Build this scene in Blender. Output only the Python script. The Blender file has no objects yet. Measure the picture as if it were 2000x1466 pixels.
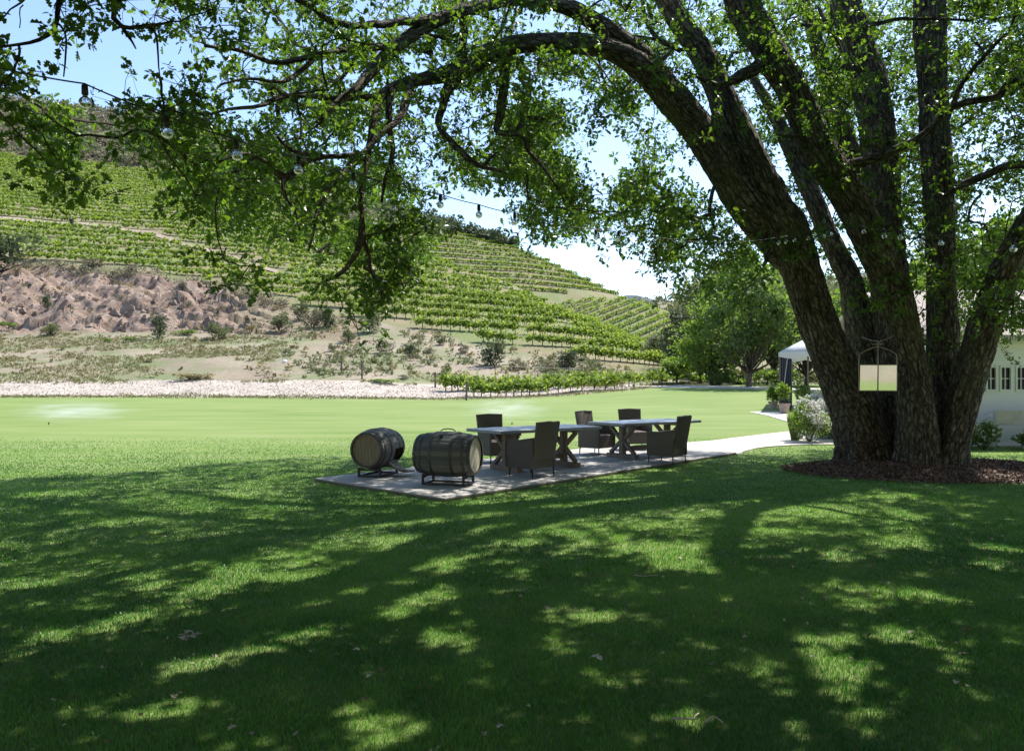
import bpy, math, random
import numpy as np
from mathutils import Vector
R = math.radians
PI = math.pi
rng = np.random.default_rng(7)
random.seed(7)
sc = bpy.context.scene
col = sc.collection

# ------------------------------------------------------------ camera, sky, sun, exposure
CAM_H = 1.75
F = 1556.0            # focal length in pixels of the 2000 px wide photograph (28 mm lens)
HY = 740.0            # horizon row
cam_d = bpy.data.cameras.new('camera')
cam_d.lens = 28.0; cam_d.sensor_width = 36.0
cam_d.shift_y = 0.0035
cam_d.clip_start = 0.05; cam_d.clip_end = 6000
cam = bpy.data.objects.new('camera', cam_d)
cam.location = (0, 0, CAM_H); cam.rotation_euler = (R(90), 0, 0)
col.objects.link(cam); sc.camera = cam

SUN_EL = R(57); SUN_AZ = R(45)      # azimuth clockwise from +Y
world = bpy.data.worlds.new('World'); sc.world = world
world.use_nodes = True
nt = world.node_tree
sky = nt.nodes.new('ShaderNodeTexSky'); sky.sky_type = 'NISHITA'
sky.sun_disc = False; sky.sun_elevation = SUN_EL; sky.sun_rotation = SUN_AZ
sky.altitude = 400; sky.air_density = 1.0; sky.dust_density = 0.9; sky.ozone_density = 2.4
nt.links.new(sky.outputs[0], nt.nodes['Background'].inputs[0])
nt.nodes['Background'].inputs[1].default_value = 0.15
sun_d = bpy.data.lights.new('sun', 'SUN'); sun_d.energy = 4.6; sun_d.angle = R(0.53)
sun_d.color = (1.0, 0.955, 0.88)
sun = bpy.data.objects.new('sun', sun_d); col.objects.link(sun)
SD = Vector((math.sin(SUN_AZ)*math.cos(SUN_EL), math.cos(SUN_AZ)*math.cos(SUN_EL), math.sin(SUN_EL)))
sun.rotation_euler = SD.to_track_quat('Z', 'Y').to_euler()
SHX = SD.x/SD.z; SHY = SD.y/SD.z
sc.view_settings.view_transform = 'Standard'; sc.view_settings.look = 'None'
sc.view_settings.gamma = 1.0; sc.view_settings.use_curve_mapping = False
sc.view_settings.exposure = 0.98
sc.cycles.max_bounces = 6; sc.cycles.transparent_max_bounces = 8
sc.cycles.diffuse_bounces = 4; sc.cycles.volume_bounces = 2

# ------------------------------------------------------------ small helpers
def g2(px, py, h=0.0):
    Z = (CAM_H-h)*F/(py-HY); return ((px-1000)/F*Z, Z, h)
def W(px, py, Z):
    return np.array([(px-1000)/F*Z, Z, CAM_H+(HY-py)/F*Z])

def tag(o, label=None, cat=None, group=None, kind=None):
    if label: o['label'] = label
    if cat: o['category'] = cat
    if group: o['group'] = group
    if kind: o['kind'] = kind
    return o
def empty(name, loc=(0,0,0), rz=0.0):
    o = bpy.data.objects.new(name, None); col.objects.link(o)
    o.location = loc; o.rotation_euler = (0,0,rz); o.empty_display_size = .2
    return o
def copy_tree(o, parent=None):
    c = o.copy(); col.objects.link(c)
    c.parent = parent
    for ch in list(o.children): copy_tree(ch, c)
    return c

class MB:
    """collects faces in numpy blocks; build() makes one mesh object"""
    def __init__(s): s.v=[]; s.n=0; s.f=[]; s.attr={}; s.hasattr=set()
    def add(s, v, *faces, **attrs):
        v = np.asarray(v, dtype=np.float64).reshape(-1,3)
        for f in faces:
            f = np.asarray(f, dtype=np.int64)
            if f.size: s.f.append(f+s.n)
        for k, a in attrs.items():
            a = np.asarray(a, dtype=np.float64)
            s.attr.setdefault(k, []).append((s.n, a))
        s.v.append(v); s.n += len(v); return s
    def xf(s, fn):
        s.v = [fn(v) for v in s.v]; return s
    def box(s, c, d, rz=0, **k):
        x,y,z = np.array(d)/2.0
        v = np.array([[-x,-y,-z],[x,-y,-z],[x,y,-z],[-x,y,-z],[-x,-y,z],[x,-y,z],[x,y,z],[-x,y,z]])
        if rz: v = rotz(v, rz)
        return s.add(v+np.array(c), [[0,3,2,1],[4,5,6,7],[0,1,5,4],[1,2,6,5],[2,3,7,6],[3,0,4,7]], **k)
    def beam(s, a, b, w, h=None, **k):
        h = h or w
        a = np.array(a,float); b = np.array(b,float); d = b-a; L = np.linalg.norm(d); d/=L
        up = np.array([0,0,1.]) if abs(d[2])<.95 else np.array([0,1.,0])
        sx = np.cross(d,up); sx/=np.linalg.norm(sx); sy = np.cross(sx,d)
        q = [sx*i*w/2+sy*j*h/2 for i,j in ((-1,-1),(1,-1),(1,1),(-1,1))]
        v = [a+t for t in q]+[b+t for t in q]
        return s.add(v, [[0,1,2,3],[7,6,5,4],[0,4,5,1],[1,5,6,2],[2,6,7,3],[3,7,4,0]], **k)
    def tube(s, pts, rad, seg=8, bc=False, cap=True, off=0.0, disp=None):
        pts = np.asarray(pts,float); n=len(pts)
        rad = np.ones(n)*rad if np.isscalar(rad) else np.asarray(rad,float)
        t = np.gradient(pts,axis=0); t/= np.linalg.norm(t,axis=1)[:,None]+1e-9
        ref = np.array([0,1.,0]) if abs(t[0][1])<.9 else np.array([1.,0,0])
        us=[];u=np.cross(t[0],ref);u/=np.linalg.norm(u)
        for i in range(n):
            u = u-np.dot(u,t[i])*t[i]; u/=np.linalg.norm(u)+1e-9; us.append(u)
        us=np.array(us); vs=np.cross(t,us)
        a=np.linspace(0,2*PI,seg,endpoint=False)
        ca,sa=np.cos(a),np.sin(a)
        L=np.concatenate([[0],np.cumsum(np.linalg.norm(np.diff(pts,axis=0),axis=1))])+off
        r=rad[:,None]*np.ones(seg)[None]
        B=np.stack([ca[None]*r, sa[None]*r, np.repeat(L[:,None],seg,1)],-1)
        if disp is not None: r = r*(1+disp(B, rad[:,None]))
        v=pts[:,None,:]+us[:,None,:]*(ca[None]*r)[...,None]+vs[:,None,:]*(sa[None]*r)[...,None]
        i=np.arange(n-1)[:,None]*seg; j=np.arange(seg)[None]; j2=(j+1)%seg
        q=np.stack([i+j,i+j2,i+seg+j2,i+seg+j],-1).reshape(-1,4)
        fs=[q]
        kw={}
        if bc: kw['bc']=B.reshape(-1,3)
        s.add(v.reshape(-1,3), *fs, **kw)
        if cap:
            b0=s.n-n*seg
            s.f.append(np.array([[b0+k for k in range(seg)][::-1]])); s.f.append(np.array([[b0+(n-1)*seg+k for k in range(seg)]]))
        return s
    def lathe(s, prof, seg=24, axis=None, **k):
        """prof = [(r,z)...]"""
        prof=np.array(prof,float); a=np.linspace(0,2*PI,seg,endpoint=False)
        v=np.stack([prof[:,0,None]*np.cos(a),prof[:,0,None]*np.sin(a),np.repeat(prof[:,1,None],seg,1)],-1)
        n=len(prof); i=np.arange(n-1)[:,None]*seg; j=np.arange(seg)[None]; j2=(j+1)%seg
        q=np.stack([i+j,i+j2,i+seg+j2,i+seg+j],-1).reshape(-1,4)
        return s.add(v.reshape(-1,3), q, **k)
    def build(s, name, mat=None, parent=None, smooth=False, bevel=0, subdiv=0):
        me = bpy.data.meshes.new(name)
        v = np.concatenate(s.v) if s.v else np.zeros((0,3))
        me.vertices.add(len(v)); me.vertices.foreach_set('co', v.astype(np.float32).ravel())
        tot=[np.full(len(f),f.shape[1]) for f in s.f]; tot=np.concatenate(tot) if tot else np.zeros(0,int)
        loops=np.concatenate([f.ravel() for f in s.f]) if s.f else np.zeros(0,int)
        me.loops.add(len(loops)); me.loops.foreach_set('vertex_index', loops.astype(np.int32))
        st=np.concatenate([[0],np.cumsum(tot)[:-1]]) if len(tot) else tot
        me.polygons.add(len(tot)); me.polygons.foreach_set('loop_start', st.astype(np.int32))
        me.polygons.foreach_set('loop_total', tot.astype(np.int32))
        me.polygons.foreach_set('use_smooth', np.full(len(tot),bool(smooth)))
        for k, parts in s.attr.items():
            dim = 3 if parts[0][1].ndim==2 else 1
            buf=np.zeros((s.n,3)) if dim==3 else np.zeros(s.n)
            for st_,a in parts: buf[st_:st_+len(a)]=a
            at=me.attributes.new(k,'FLOAT_VECTOR' if dim==3 else 'FLOAT','POINT')
            at.data.foreach_set('vector' if dim==3 else 'value', buf.astype(np.float32).ravel())
        me.update(calc_edges=True); me.validate()
        if mat: me.materials.append(mat)
        o=bpy.data.objects.new(name, me); col.objects.link(o)
        if parent: o.parent=parent
        if bevel:
            m=o.modifiers.new('bevel','BEVEL'); m.width=bevel; m.segments=2; m.limit_method='ANGLE'
        if subdiv:
            m=o.modifiers.new('sub','SUBSURF'); m.levels=m.render_levels=subdiv
        return o
def rotz(v, a):
    c,s_=math.cos(a),math.sin(a); v=np.asarray(v,float)
    return np.stack([v[...,0]*c-v[...,1]*s_, v[...,0]*s_+v[...,1]*c, v[...,2]],-1)
def rotv(v, axis, a):
    axis=np.array(axis,float); axis/=np.linalg.norm(axis); v=np.asarray(v,float)
    c,s_=math.cos(a),math.sin(a)
    return v*c+np.cross(axis,v)*s_+axis*(v@axis)[...,None]*(1-c)

def _h(i,j,k):
    n=(i.astype(np.int64)*374761393+j.astype(np.int64)*668265263+k.astype(np.int64)*2147483647)&0xffffffff
    n=((n^(n>>13))*1274126177)&0xffffffff
    n=n^(n>>16)
    return (n&0xffff)/65535.0
def vnoise(p):
    p=np.asarray(p,float); i=np.floor(p).astype(np.int64); f=p-i; f=f*f*(3-2*f)
    r=0
    for a in (0,1):
        for b in (0,1):
            for c in (0,1):
                w=(f[...,0] if a else 1-f[...,0])*(f[...,1] if b else 1-f[...,1])*(f[...,2] if c else 1-f[...,2])
                r=r+w*_h(i[...,0]+a,i[...,1]+b,i[...,2]+c)
    return r*2-1
def fbm(p, o=4, g=.5):
    p=np.asarray(p,float); r=0;a=1;t=0
    for k in range(o):
        r=r+a*vnoise(p*2.03**k+17.3*k); t+=a; a*=g
    return r/t
def fb2(x,y,s,o=4,seed=0.0):
    return fbm(np.stack([np.asarray(x)/s,np.asarray(y)/s,np.zeros_like(np.asarray(x,float))+seed],-1),o)

# ------------------------------------------------------------ materials
def new_mat(name):
    m=bpy.data.materials.new(name); m.use_nodes=True; t=m.node_tree
    for n in list(t.nodes): t.nodes.remove(n)
    out=t.nodes.new('ShaderNodeOutputMaterial'); return m,t,out
def N(t,kind,**kw):
    n=t.nodes.new(kind)
    for k,v in kw.items(): setattr(n,k,v)
    return n
def ramp(t, stops, fac=None, interp='LINEAR'):
    r=N(t,'ShaderNodeValToRGB'); e=r.color_ramp.elements; r.color_ramp.interpolation=interp
    while len(e)<len(stops): e.new(.5)
    for el,(p,c) in zip(e,stops): el.position=p; el.color=(*c,1)
    if fac is not None: t.links.new(fac,r.inputs[0])
    return r.outputs[0]
def noise(t, scale, detail=4, rough=.55, vec=None, dist=0):
    n=N(t,'ShaderNodeTexNoise'); n.inputs['Scale'].default_value=scale; n.inputs['Detail'].default_value=detail
    n.inputs['Roughness'].default_value=rough; n.inputs['Distortion'].default_value=dist
    if vec is not None: t.links.new(vec,n.inputs['Vector'])
    return n.outputs['Fac']
def mapping(t, vec, scale):
    m=N(t,'ShaderNodeMapping'); m.inputs['Scale'].default_value=scale; t.links.new(vec,m.inputs['Vector']); return m.outputs[0]
def mix(t, fac, a, b, mode='MIX'):
    m=N(t,'ShaderNodeMix',data_type='RGBA',blend_type=mode)
    for s_,x in ((m.inputs[0],fac),(m.inputs[6],a),(m.inputs[7],b)):
        if isinstance(x,(int,float)): s_.default_value=x
        elif isinstance(x,tuple): s_.default_value=(*x,1)
        else: t.links.new(x,s_)
    return m.outputs[2]
def math_(t, op, a, b=None):
    m=N(t,'ShaderNodeMath',operation=op)
    for s_,x in ((m.inputs[0],a),(m.inputs[1],b)):
        if x is None: continue
        if isinstance(x,(int,float)): s_.default_value=x
        else: t.links.new(x,s_)
    return m.outputs[0]
def pos(t, kind='Position'):
    if kind=='Position': return N(t,'ShaderNodeNewGeometry').outputs['Position']
    if kind=='Object': return N(t,'ShaderNodeTexCoord').outputs['Object']
    a=N(t,'ShaderNodeAttribute',attribute_name=kind); return a.outputs['Vector']
def attr(t,name): return N(t,'ShaderNodeAttribute',attribute_name=name).outputs['Fac']
def bsdf(t, out, color, rough=.8, spec=.3, metal=0.0, bump=None, bstr=.3, bdist=.02):
    b=N(t,'ShaderNodeBsdfPrincipled')
    if isinstance(color,tuple): b.inputs['Base Color'].default_value=(*color,1)
    else: t.links.new(color,b.inputs['Base Color'])
    if isinstance(rough,(int,float)): b.inputs['Roughness'].default_value=rough
    else: t.links.new(rough,b.inputs['Roughness'])
    b.inputs['Specular IOR Level'].default_value=spec; b.inputs['Metallic'].default_value=metal
    if bump is not None:
        n=N(t,'ShaderNodeBump'); n.inputs['Strength'].default_value=bstr; n.inputs['Distance'].default_value=bdist
        t.links.new(bump,n.inputs['Height']); t.links.new(n.outputs[0],b.inputs['Normal'])
    t.links.new(b.outputs[0],out.inputs[0]); return b
def simple(name, c0, c1, scale=4, rough=.8, spec=.3, metal=0, bstr=.3, bdist=.01, coord='Object', detail=5, stretch=None):
    m,t,out=new_mat(name); v=pos(t,coord)
    if stretch: v=mapping(t,v,stretch)
    n=noise(t,scale,detail,.6,v)
    bsdf(t,out,ramp(t,[(.3,c0),(.7,c1)],n),rough,spec,metal,n,bstr,bdist); return m
def leaf_mat(name, dark, light, trans=.45, tcol=None, rough=.55, hue='rnd', spec=.25):
    m,t,out=new_mat(name)
    c=ramp(t,[(0,dark),(1,light)],attr(t,hue))
    b=bsdf(t,out,c,rough,spec)
    tr=N(t,'ShaderNodeBsdfTranslucent')
    tc=mix(t,1.0,c,tcol or (1.6,1.9,.6),'MULTIPLY'); t.links.new(tc,tr.inputs[0])
    ms=N(t,'ShaderNodeMixShader'); ms.inputs[0].default_value=trans
    t.links.new(b.outputs[0],ms.inputs[1]); t.links.new(tr.outputs[0],ms.inputs[2]); t.links.new(ms.outputs[0],out.inputs[0])
    return m
M={}
# leaves
M['oakleaf']=leaf_mat('oak_leaf',(.028,.062,.016),(.110,.180,.042),.50,(2.0,2.1,.6),.38,spec=.5)
M['vine']=leaf_mat('vine_leaf',(.115,.190,.035),(.255,.345,.080),.38,(1.6,1.5,.6))
M['treeleaf']=leaf_mat('tree_leaf',(.075,.115,.050),(.19,.235,.105),.42)
M['treeleaf2']=leaf_mat('tree_leaf_pale',(.085,.13,.035),(.20,.26,.085),.45)
M['olive']=leaf_mat('olive_leaf',(.10,.125,.065),(.21,.23,.125),.3,(1.2,1.2,.8))
M['brush']=leaf_mat('brush_leaf',(.12,.11,.085),(.27,.245,.185),.3,(1.1,1.1,.8))
M['brushdark']=leaf_mat('brush_dark',(.060,.085,.050),(.135,.165,.090),.3,(1.1,1.1,.8))
M['drygrass']=leaf_mat('dry_grass',(.16,.14,.07),(.36,.30,.17),.25,(1.1,1.1,.8))
M['flower']=leaf_mat('white_flower',(.62,.60,.56),(.8,.8,.78),.3,(1,1,1))
M['blade']=leaf_mat('grass_blade',(.026,.132,.016),(.120,.275,.048),.40,(1.8,1.7,.8),.36,spec=.6)
# bark
def bark_mat(name, c0, c1, c2, lich=True):
    m,t,out=new_mat(name); v=pos(t,'bc')
    fis=noise(t,1,6,.65,mapping(t,v,(17,17,3.4)),.8)
    n2=noise(t,1,5,.6,mapping(t,v,(60,60,22)))
    big=noise(t,1,3,.5,mapping(t,v,(2.2,2.2,1.1)))
    c=ramp(t,[(.36,c0),(.47,c1),(.62,c2)],fis)  # relief shading painted in: fissures and cracks darkened, ridges paler
    wn=N(t,'ShaderNodeTexNoise'); wn.inputs['Scale'].default_value=6; t.links.new(v,wn.inputs['Vector'])
    wv=N(t,'ShaderNodeVectorMath',operation='ADD'); t.links.new(mapping(t,v,(13,13,4.2)),wv.inputs[0]); t.links.new(wn.outputs['Color'],wv.inputs[1])
    vo=N(t,'ShaderNodeTexVoronoi',feature='DISTANCE_TO_EDGE'); vo.inputs['Scale'].default_value=1.0; t.links.new(wv.outputs[0],vo.inputs['Vector'])
    crk=ramp(t,[(.02,(1,1,1)),(.16,(0,0,0))],vo.outputs['Distance']); c=mix(t,math_(t,'MULTIPLY',crk,.6),c,(.016,.012,.010))
    pl=noise(t,1,4,.6,mapping(t,v,(9,9,9)),1.2); c=mix(t,math_(t,'MULTIPLY',ramp(t,[(.40,(1,1,1)),(.52,(0,0,0))],pl),.55),c,(.03,.023,.018))
    c=mix(t,math_(t,'MULTIPLY',n2,.35),c,(.16,.14,.11))
    if lich:
        l=ramp(t,[(.50,(0,0,0)),(.68,(1,1,1))],big)
        c=mix(t,math_(t,'MULTIPLY',l,.45),c,(.15,.17,.10))
    h=math_(t,'ADD',math_(t,'MULTIPLY',math_(t,'SUBTRACT',1.0,crk),.6),math_(t,'ADD',math_(t,'MULTIPLY',fis,.6),math_(t,'MULTIPLY',n2,.3)))
    bsdf(t,out,c,.95,.1,0,h,1.0,.09); return m
M['bark']=bark_mat('oak_bark',(.022,.018,.015),(.18,.15,.118),(.37,.325,.265))
M['twig']=simple('twig_bark',(.045,.035,.028),(.10,.085,.065),12,.95,.1)
# lawn
def lawn_mat():
    m,t,out=new_mat('lawn_turf'); p=pos(t)
    big=noise(t,.12,4,.5,p); mid=noise(t,1,5,.6,mapping(t,p,(.16,.75,1))); fine=noise(t,26,6,.7,p)
    c=ramp(t,[(.32,(.125,.190,.045)),(.5,(.175,.225,.070)),(.68,(.230,.262,.110))],mid)
    c=mix(t,ramp(t,[(.4,(0,0,0)),(.75,(.5,.5,.5))],big),c,(.27,.31,.12))
    c=mix(t,math_(t,'MULTIPLY',fine,.50),c,(.075,.150,.025))
    # under the blades, near the camera, the thatch is darker
    bsdf(t,out,c,.9,.15,0,fine,.6,.03); return m
M['lawn']=lawn_mat()
def soil_mat(name, a, b, c3, s1=.4, s2=9, patch=None, pcol=None, bstr=.6, bdist=.15):
    m,t,out=new_mat(name); p=pos(t)
    n1=noise(t,s1,5,.6,p); n2=noise(t,s2,6,.7,p)
    c=ramp(t,[(.3,a),(.5,b),(.75,c3)],n1)
    c=mix(t,math_(t,'MULTIPLY',ramp(t,[(.42,(0,0,0)),(.62,(1,1,1))],n2),.45),c,tuple(x*.72 for x in a))
    if pcol:
        n3=noise(t,patch,5,.65,p,.4)
        c=mix(t,ramp(t,[(.44,(0,0,0)),(.62,(.85,.85,.85))],n3),c,pcol)
    bsdf(t,out,c,.95,.1,0,n2,bstr,bdist); return m
M['slope']=soil_mat('dry_slope',(.20,.165,.12),(.28,.235,.175),(.36,.31,.24),.12,3,.16,(.15,.18,.085))
M['gravel']=soil_mat('pale_gravel',(.33,.285,.24),(.42,.365,.31),(.50,.445,.39),.5,6,None,None,.5,.06)
M['vsoil']=soil_mat('vineyard_soil',(.165,.15,.085),(.22,.19,.115),(.29,.24,.16),.05,2.2,.09,(.14,.18,.07))
M['mound_']=soil_mat('red_rock',(.20,.125,.085),(.34,.225,.155),(.47,.345,.25),.5,4,None,None,1.0,.4)
M['concrete']=soil_mat('patio_stone',(.33,.315,.30),(.40,.385,.365),(.48,.46,.43),1.2,22,None,None,.3,.006)
M['path']=soil_mat('pale_path',(.50,.46,.41),(.58,.53,.47),(.64,.59,.53),1.2,15,None,None,.3,.006)
M['mulchbase']=soil_mat('mulch_soil',(.045,.028,.020),(.10,.065,.045),(.17,.115,.085),3,30,None,None,.8,.03)
M['chip']=leaf_mat('bark_chip',(.05,.028,.02),(.30,.20,.15),.0)
M['deadleaf']=leaf_mat('dead_leaf',(.28,.22,.16),(.62,.58,.50),.2,(1,1,1))

def bank_mat():
    m,t,out=new_mat('red_bank'); p=pos(t); n1=noise(t,.5,5,.65,p); n2=noise(t,4,6,.7,p); n3=noise(t,.16,5,.65,p,.4)
    r=ramp(t,[(.3,(.20,.135,.105)),(.5,(.34,.25,.195)),(.7,(.48,.385,.315))],n1); r=mix(t,math_(t,'MULTIPLY',n2,.5),r,(.22,.165,.13))
    s=ramp(t,[(.3,(.22,.165,.115)),(.5,(.30,.235,.165)),(.75,(.38,.305,.225))],n3); s=mix(t,math_(t,'MULTIPLY',n2,.4),s,(.17,.18,.09))
    k=ramp(t,[(.42,(0,0,0)),(.58,(1,1,1))],math_(t,'ADD',math_(t,'MULTIPLY',math_(t,'SUBTRACT',n1,.5),.6),attr(t,'bank')))
    bsdf(t,out,mix(t,k,s,r),.95,.1,0,n2,1.0,.4); return m
M['mound']=bank_mat()
M['litter']=leaf_mat('litter_leaf',(.13,.085,.05),(.50,.43,.32),.15,(1,1,1))
# ------------------------------------------------------------ terrain: rays u, depths Z
# key profile: (Z,row) of lawn edge, verge top, bank foot, vineyard foot, vineyard top, crest
UK=[-1500,-800,0,300,520,640,750,850,1000,1100,1200,1300,1350,1450,1600,2000,3500]
PK=[
 [(71,776),(80,742),(115,665),(145,520),(300,310),(380,190)],
 [(71,776),(80,742),(115,660),(145,510),(300,305),(380,190)],
 [(71,778),(80,742),(115,655),(146,500),(300,300),(380,192)],
 [(71,778),(80,742),(112,650),(142,540),(300,335),(370,225)],
 [(71,779),(80,744),(108,655),(130,588),(285,375),(350,300)],
 [(70,780),(80,745),(105,665),(124,612),(262,418),(325,375)],
 [(70,781),(80,747),(101,680),(116,630),(240,462),(262,450)],
 [(68,782),(80,750),(98,695),(112,650),(200,508),(212,503)],
 [(70,779),(82,752),(96,712),(104,685),(172,560),(180,557)],
 [(72,774),(84,752),(94,722),(99,700),(158,606),(164,604)],
 [(74,765),(86,750),(93,732),(97,716),(146,652),(151,650)],
 [(78,755),(86,748),(92,742),(96,733),(132,702),(136,700)],
 [(80,752),(86,749),(92,746),(98,742),(126,724),(130,723)],
 [(82,750),(88,748),(94,746),(100,745),(120,742),(130,741)],
 [(82,750),(88,748),(94,747),(100,746),(120,742),(130,738)],
 [(70,760),(80,752),(94,748),(100,746),(120,735),(200,700)],
 [(70,760),(80,752),(94,748),(100,746),(120,735),(200,700)]]
PK=np.array(PK,float)
US=np.arange(-1500,3501,8.0); ZS=np.arange(30,461,1.0)
HG=np.zeros((len(US),len(ZS))); KZ=np.zeros((len(US),6))
for k in range(6): KZ[:,k]=np.interp(US,UK,PK[:,k,0])
KY=np.stack([np.interp(US,UK,PK[:,k,1]) for k in range(6)],1)
def smooth1(a,n,axis):
    k=np.hanning(n+2)[1:-1]; k/=k.sum()
    pad=[(0,0),(0,0)]; pad[axis]=(n//2,n//2); b=np.pad(a,pad[:a.ndim] if a.ndim==2 else n//2,mode='edge')
    return np.apply_along_axis(lambda q: np.convolve(q,k,'valid'),axis,b)
for a_ in (KZ,KY):
    a_[:]=smooth1(a_,9,0)
for i in range(len(US)):
    kz=KZ[i]; kh=CAM_H+(HY-KY[i])/F*kz
    zz=np.concatenate([[30,42],kz,[kz[5]+30,kz[5]+100]]); hh=np.concatenate([[0,0],kh,[kh[5]-3,kh[5]-45]])
    HG[i]=np.interp(ZS,zz,hh)
HG=smooth1(HG,7,1)
UG,ZG=np.meshgrid(US,ZS,indexing='ij'); XG=(UG-1000)/F*ZG
amp=np.clip((ZG-KZ[:,2:3])/60,0,1)
HG=HG+amp*(1.6*fb2(XG,ZG,38,4)+.35*fb2(XG,ZG,9,3,3.3))
# gullied cut bank
w=np.clip((ZG-KZ[:,2:3]-1)/8,0,1)*np.clip((KZ[:,3:4]+4-ZG)/8,0,1)*np.clip((560-UG)/120,0,1)
rid=1-np.abs(fb2(XG+.6*ZG,ZG*.55,13,5,9.1)*2.2)
HG=HG+w*(2.6*rid-1.4+ .9*fb2(XG,ZG,3.1,4,2.2))
vw=np.clip((ZG-KZ[:,0:1])/3,0,1)*np.clip((KZ[:,2:3]-ZG)/6,0,1)
HG=HG+vw*(.35*fb2(XG,ZG,7,4,5.0))
def th(u,Z):
    u=np.asarray(u,float);Z=np.asarray(Z,float)
    a=np.clip((u-US[0])/8,0,len(US)-1.001); b=np.clip((Z-ZS[0]),0,len(ZS)-1.001)
    i=a.astype(int); j=b.astype(int); fa=a-i; fb_=b-j
    h=(HG[i,j]*(1-fa)*(1-fb_)+HG[i+1,j]*fa*(1-fb_)+HG[i,j+1]*(1-fa)*fb_+HG[i+1,j+1]*fa*fb_)
    return np.where(Z<30,0,h)
def thx(x,y): return th(np.asarray(x)/np.asarray(y)*F+1000,y)
def hit(u,py,zmin=30,zmax=400):
    zz=np.arange(zmin,zmax,.25); h=th(np.full(len(zz),float(u)),zz)
    yy=HY-(h-CAM_H)/zz*F
    k=np.argmax(yy<=py); Z=zz[k]; return ((u-1000)/F*Z, Z, float(h[k]))
def kz(u,k): return float(np.interp(u,US,KZ[:,k]))

def zone(name, z0f, z1f, n, mat, label=None, umin=-1500, umax=3500, du=8, skirt=0, hf=None, af=None):
    us=np.arange(umin,umax+1,du,dtype=float)
    z0=np.array([z0f(u) for u in us]); z1=np.array([z1f(u) for u in us])
    t=np.linspace(0,1,n)[None]; Z=z0[:,None]+(z1-z0)[:,None]*t; U=np.repeat(us[:,None],n,1)
    H=(hf or th)(U,Z)
    kw=dict(bank=af(U,np.repeat(t,len(us),0)).ravel()) if af else {}
    v=np.stack([(U-1000)/F*Z,Z,H],-1).reshape(-1,3)
    i=np.arange(len(us)-1)[:,None]*n; j=np.arange(n-1)[None]
    q=np.stack([i+j,i+n+j,i+n+j+1,i+j+1],-1).reshape(-1,4)
    mb=MB(); mb.add(v,q,**kw); o=mb.build(name,mat,smooth=True); tag(o,kind='structure'); return o
zone('lawn', lambda u:30, lambda u:kz(u,0), 30, M['lawn'])
zone('gravel_verge', lambda u:kz(u,0), lambda u:kz(u,1), 16, M['gravel'], umax=1240)
zone('dirt_verge', lambda u:kz(u,0), lambda u:kz(u,1), 16, M['slope'], umin=1240)
zone('dry_slope', lambda u:kz(u,1), lambda u:kz(u,2), 44, M['slope'])
def bankh(U,Z):
    X=(U-1000)/F*Z; k2=np.interp(U,US,KZ[:,2]); k3=np.interp(U,US,KZ[:,3]); t=np.clip((Z-k2)/(k3-k2),0,1)
    w=np.clip(t*7,0,1)*np.clip((1-t)*7,0,1)*np.clip((600-U)/140,0,1)
    warp=2.5*fb2(X,Z,7,3,5.5)
    r1=1-np.abs(fb2(X+warp,Z*.8,6.5,4,3.3))*3.2; r2=1-np.abs(fb2(X,Z+warp,2.1,4,8.3))*3
    st=np.floor((t+.15*fb2(X,Z,9,3,1.2))*5)/5-t
    return th(U,Z)+w*(w*0+.75*r1-.5+.45*fb2(X,Z,.8,3,6.)+1.1*(np.round(fb2(X+warp,Z*1.3,4.2,3,7.1)*5)/5+.3*fb2(X,Z,1.6,3,4.4))+.5*r2*np.clip(.4+2*fb2(X,Z,12,2,2.),0,1.4)+7*np.clip(st,-.12,.12))
zone('earth_bank', lambda u:kz(u,2), lambda u:kz(u,3), 110, M['mound'], umin=-800, umax=700, du=4, hf=bankh, af=lambda U,t:np.clip((560-U)/200,-.2,1.0)*np.clip(t*9,0,1)*np.where(t>.93,(1-t)/.07,1))
zone('hillside_foot', lambda u:kz(u,2), lambda u:kz(u,3), 30, M['slope'], umin=-1500, umax=-800)
zone('hillside_foot', lambda u:kz(u,2), lambda u:kz(u,3), 30, M['slope'], umin=700)
zone('hillside', lambda u:kz(u,3), lambda u:kz(u,5)+100, 150, M['vsoil'])
# flat lawn round the camera, to z=30 and behind
mb=MB()
xs=np.linspace(-220,220,45); 
mb.add([(-160,-45,0),(160,-45,0),(160,30,0),(-160,30,0)],[[0,1,2,3]])
tag(mb.build('lawn',M['lawn']),kind='structure')
mb=MB(); mb.add([(-3000,-3000,-.6),(3000,-3000,-.6),(3000,3000,-.6),(-3000,3000,-.6)],[[0,1,2,3]])
tag(mb.build('ground',M['slope']),kind='structure')
# dry hill behind the camera (what the hanging mirror looks at)
ang=np.linspace(-PI*.97,-PI*.03,60); rr=np.linspace(24,330,40)
A,RR=np.meshgrid(ang,rr,indexing='ij'); X=RR*np.cos(A); Y=RR*np.sin(A)
Hh=np.clip((RR-25)*.42*np.clip(1.2-RR/500,.3,1),-.4,None)*(1+.25*fb2(X,Y,60,4))+.5*fb2(X,Y,9,3)-.3
i=np.arange(59)[:,None]*40; j=np.arange(39)[None]
mb=MB(); mb.add(np.stack([X,Y,Hh],-1).reshape(-1,3), np.stack([i+j,i+40+j,i+41+j,i+j+1],-1).reshape(-1,4))
tag(mb.build('hill',M['slope'],smooth=True),kind='structure')

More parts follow.
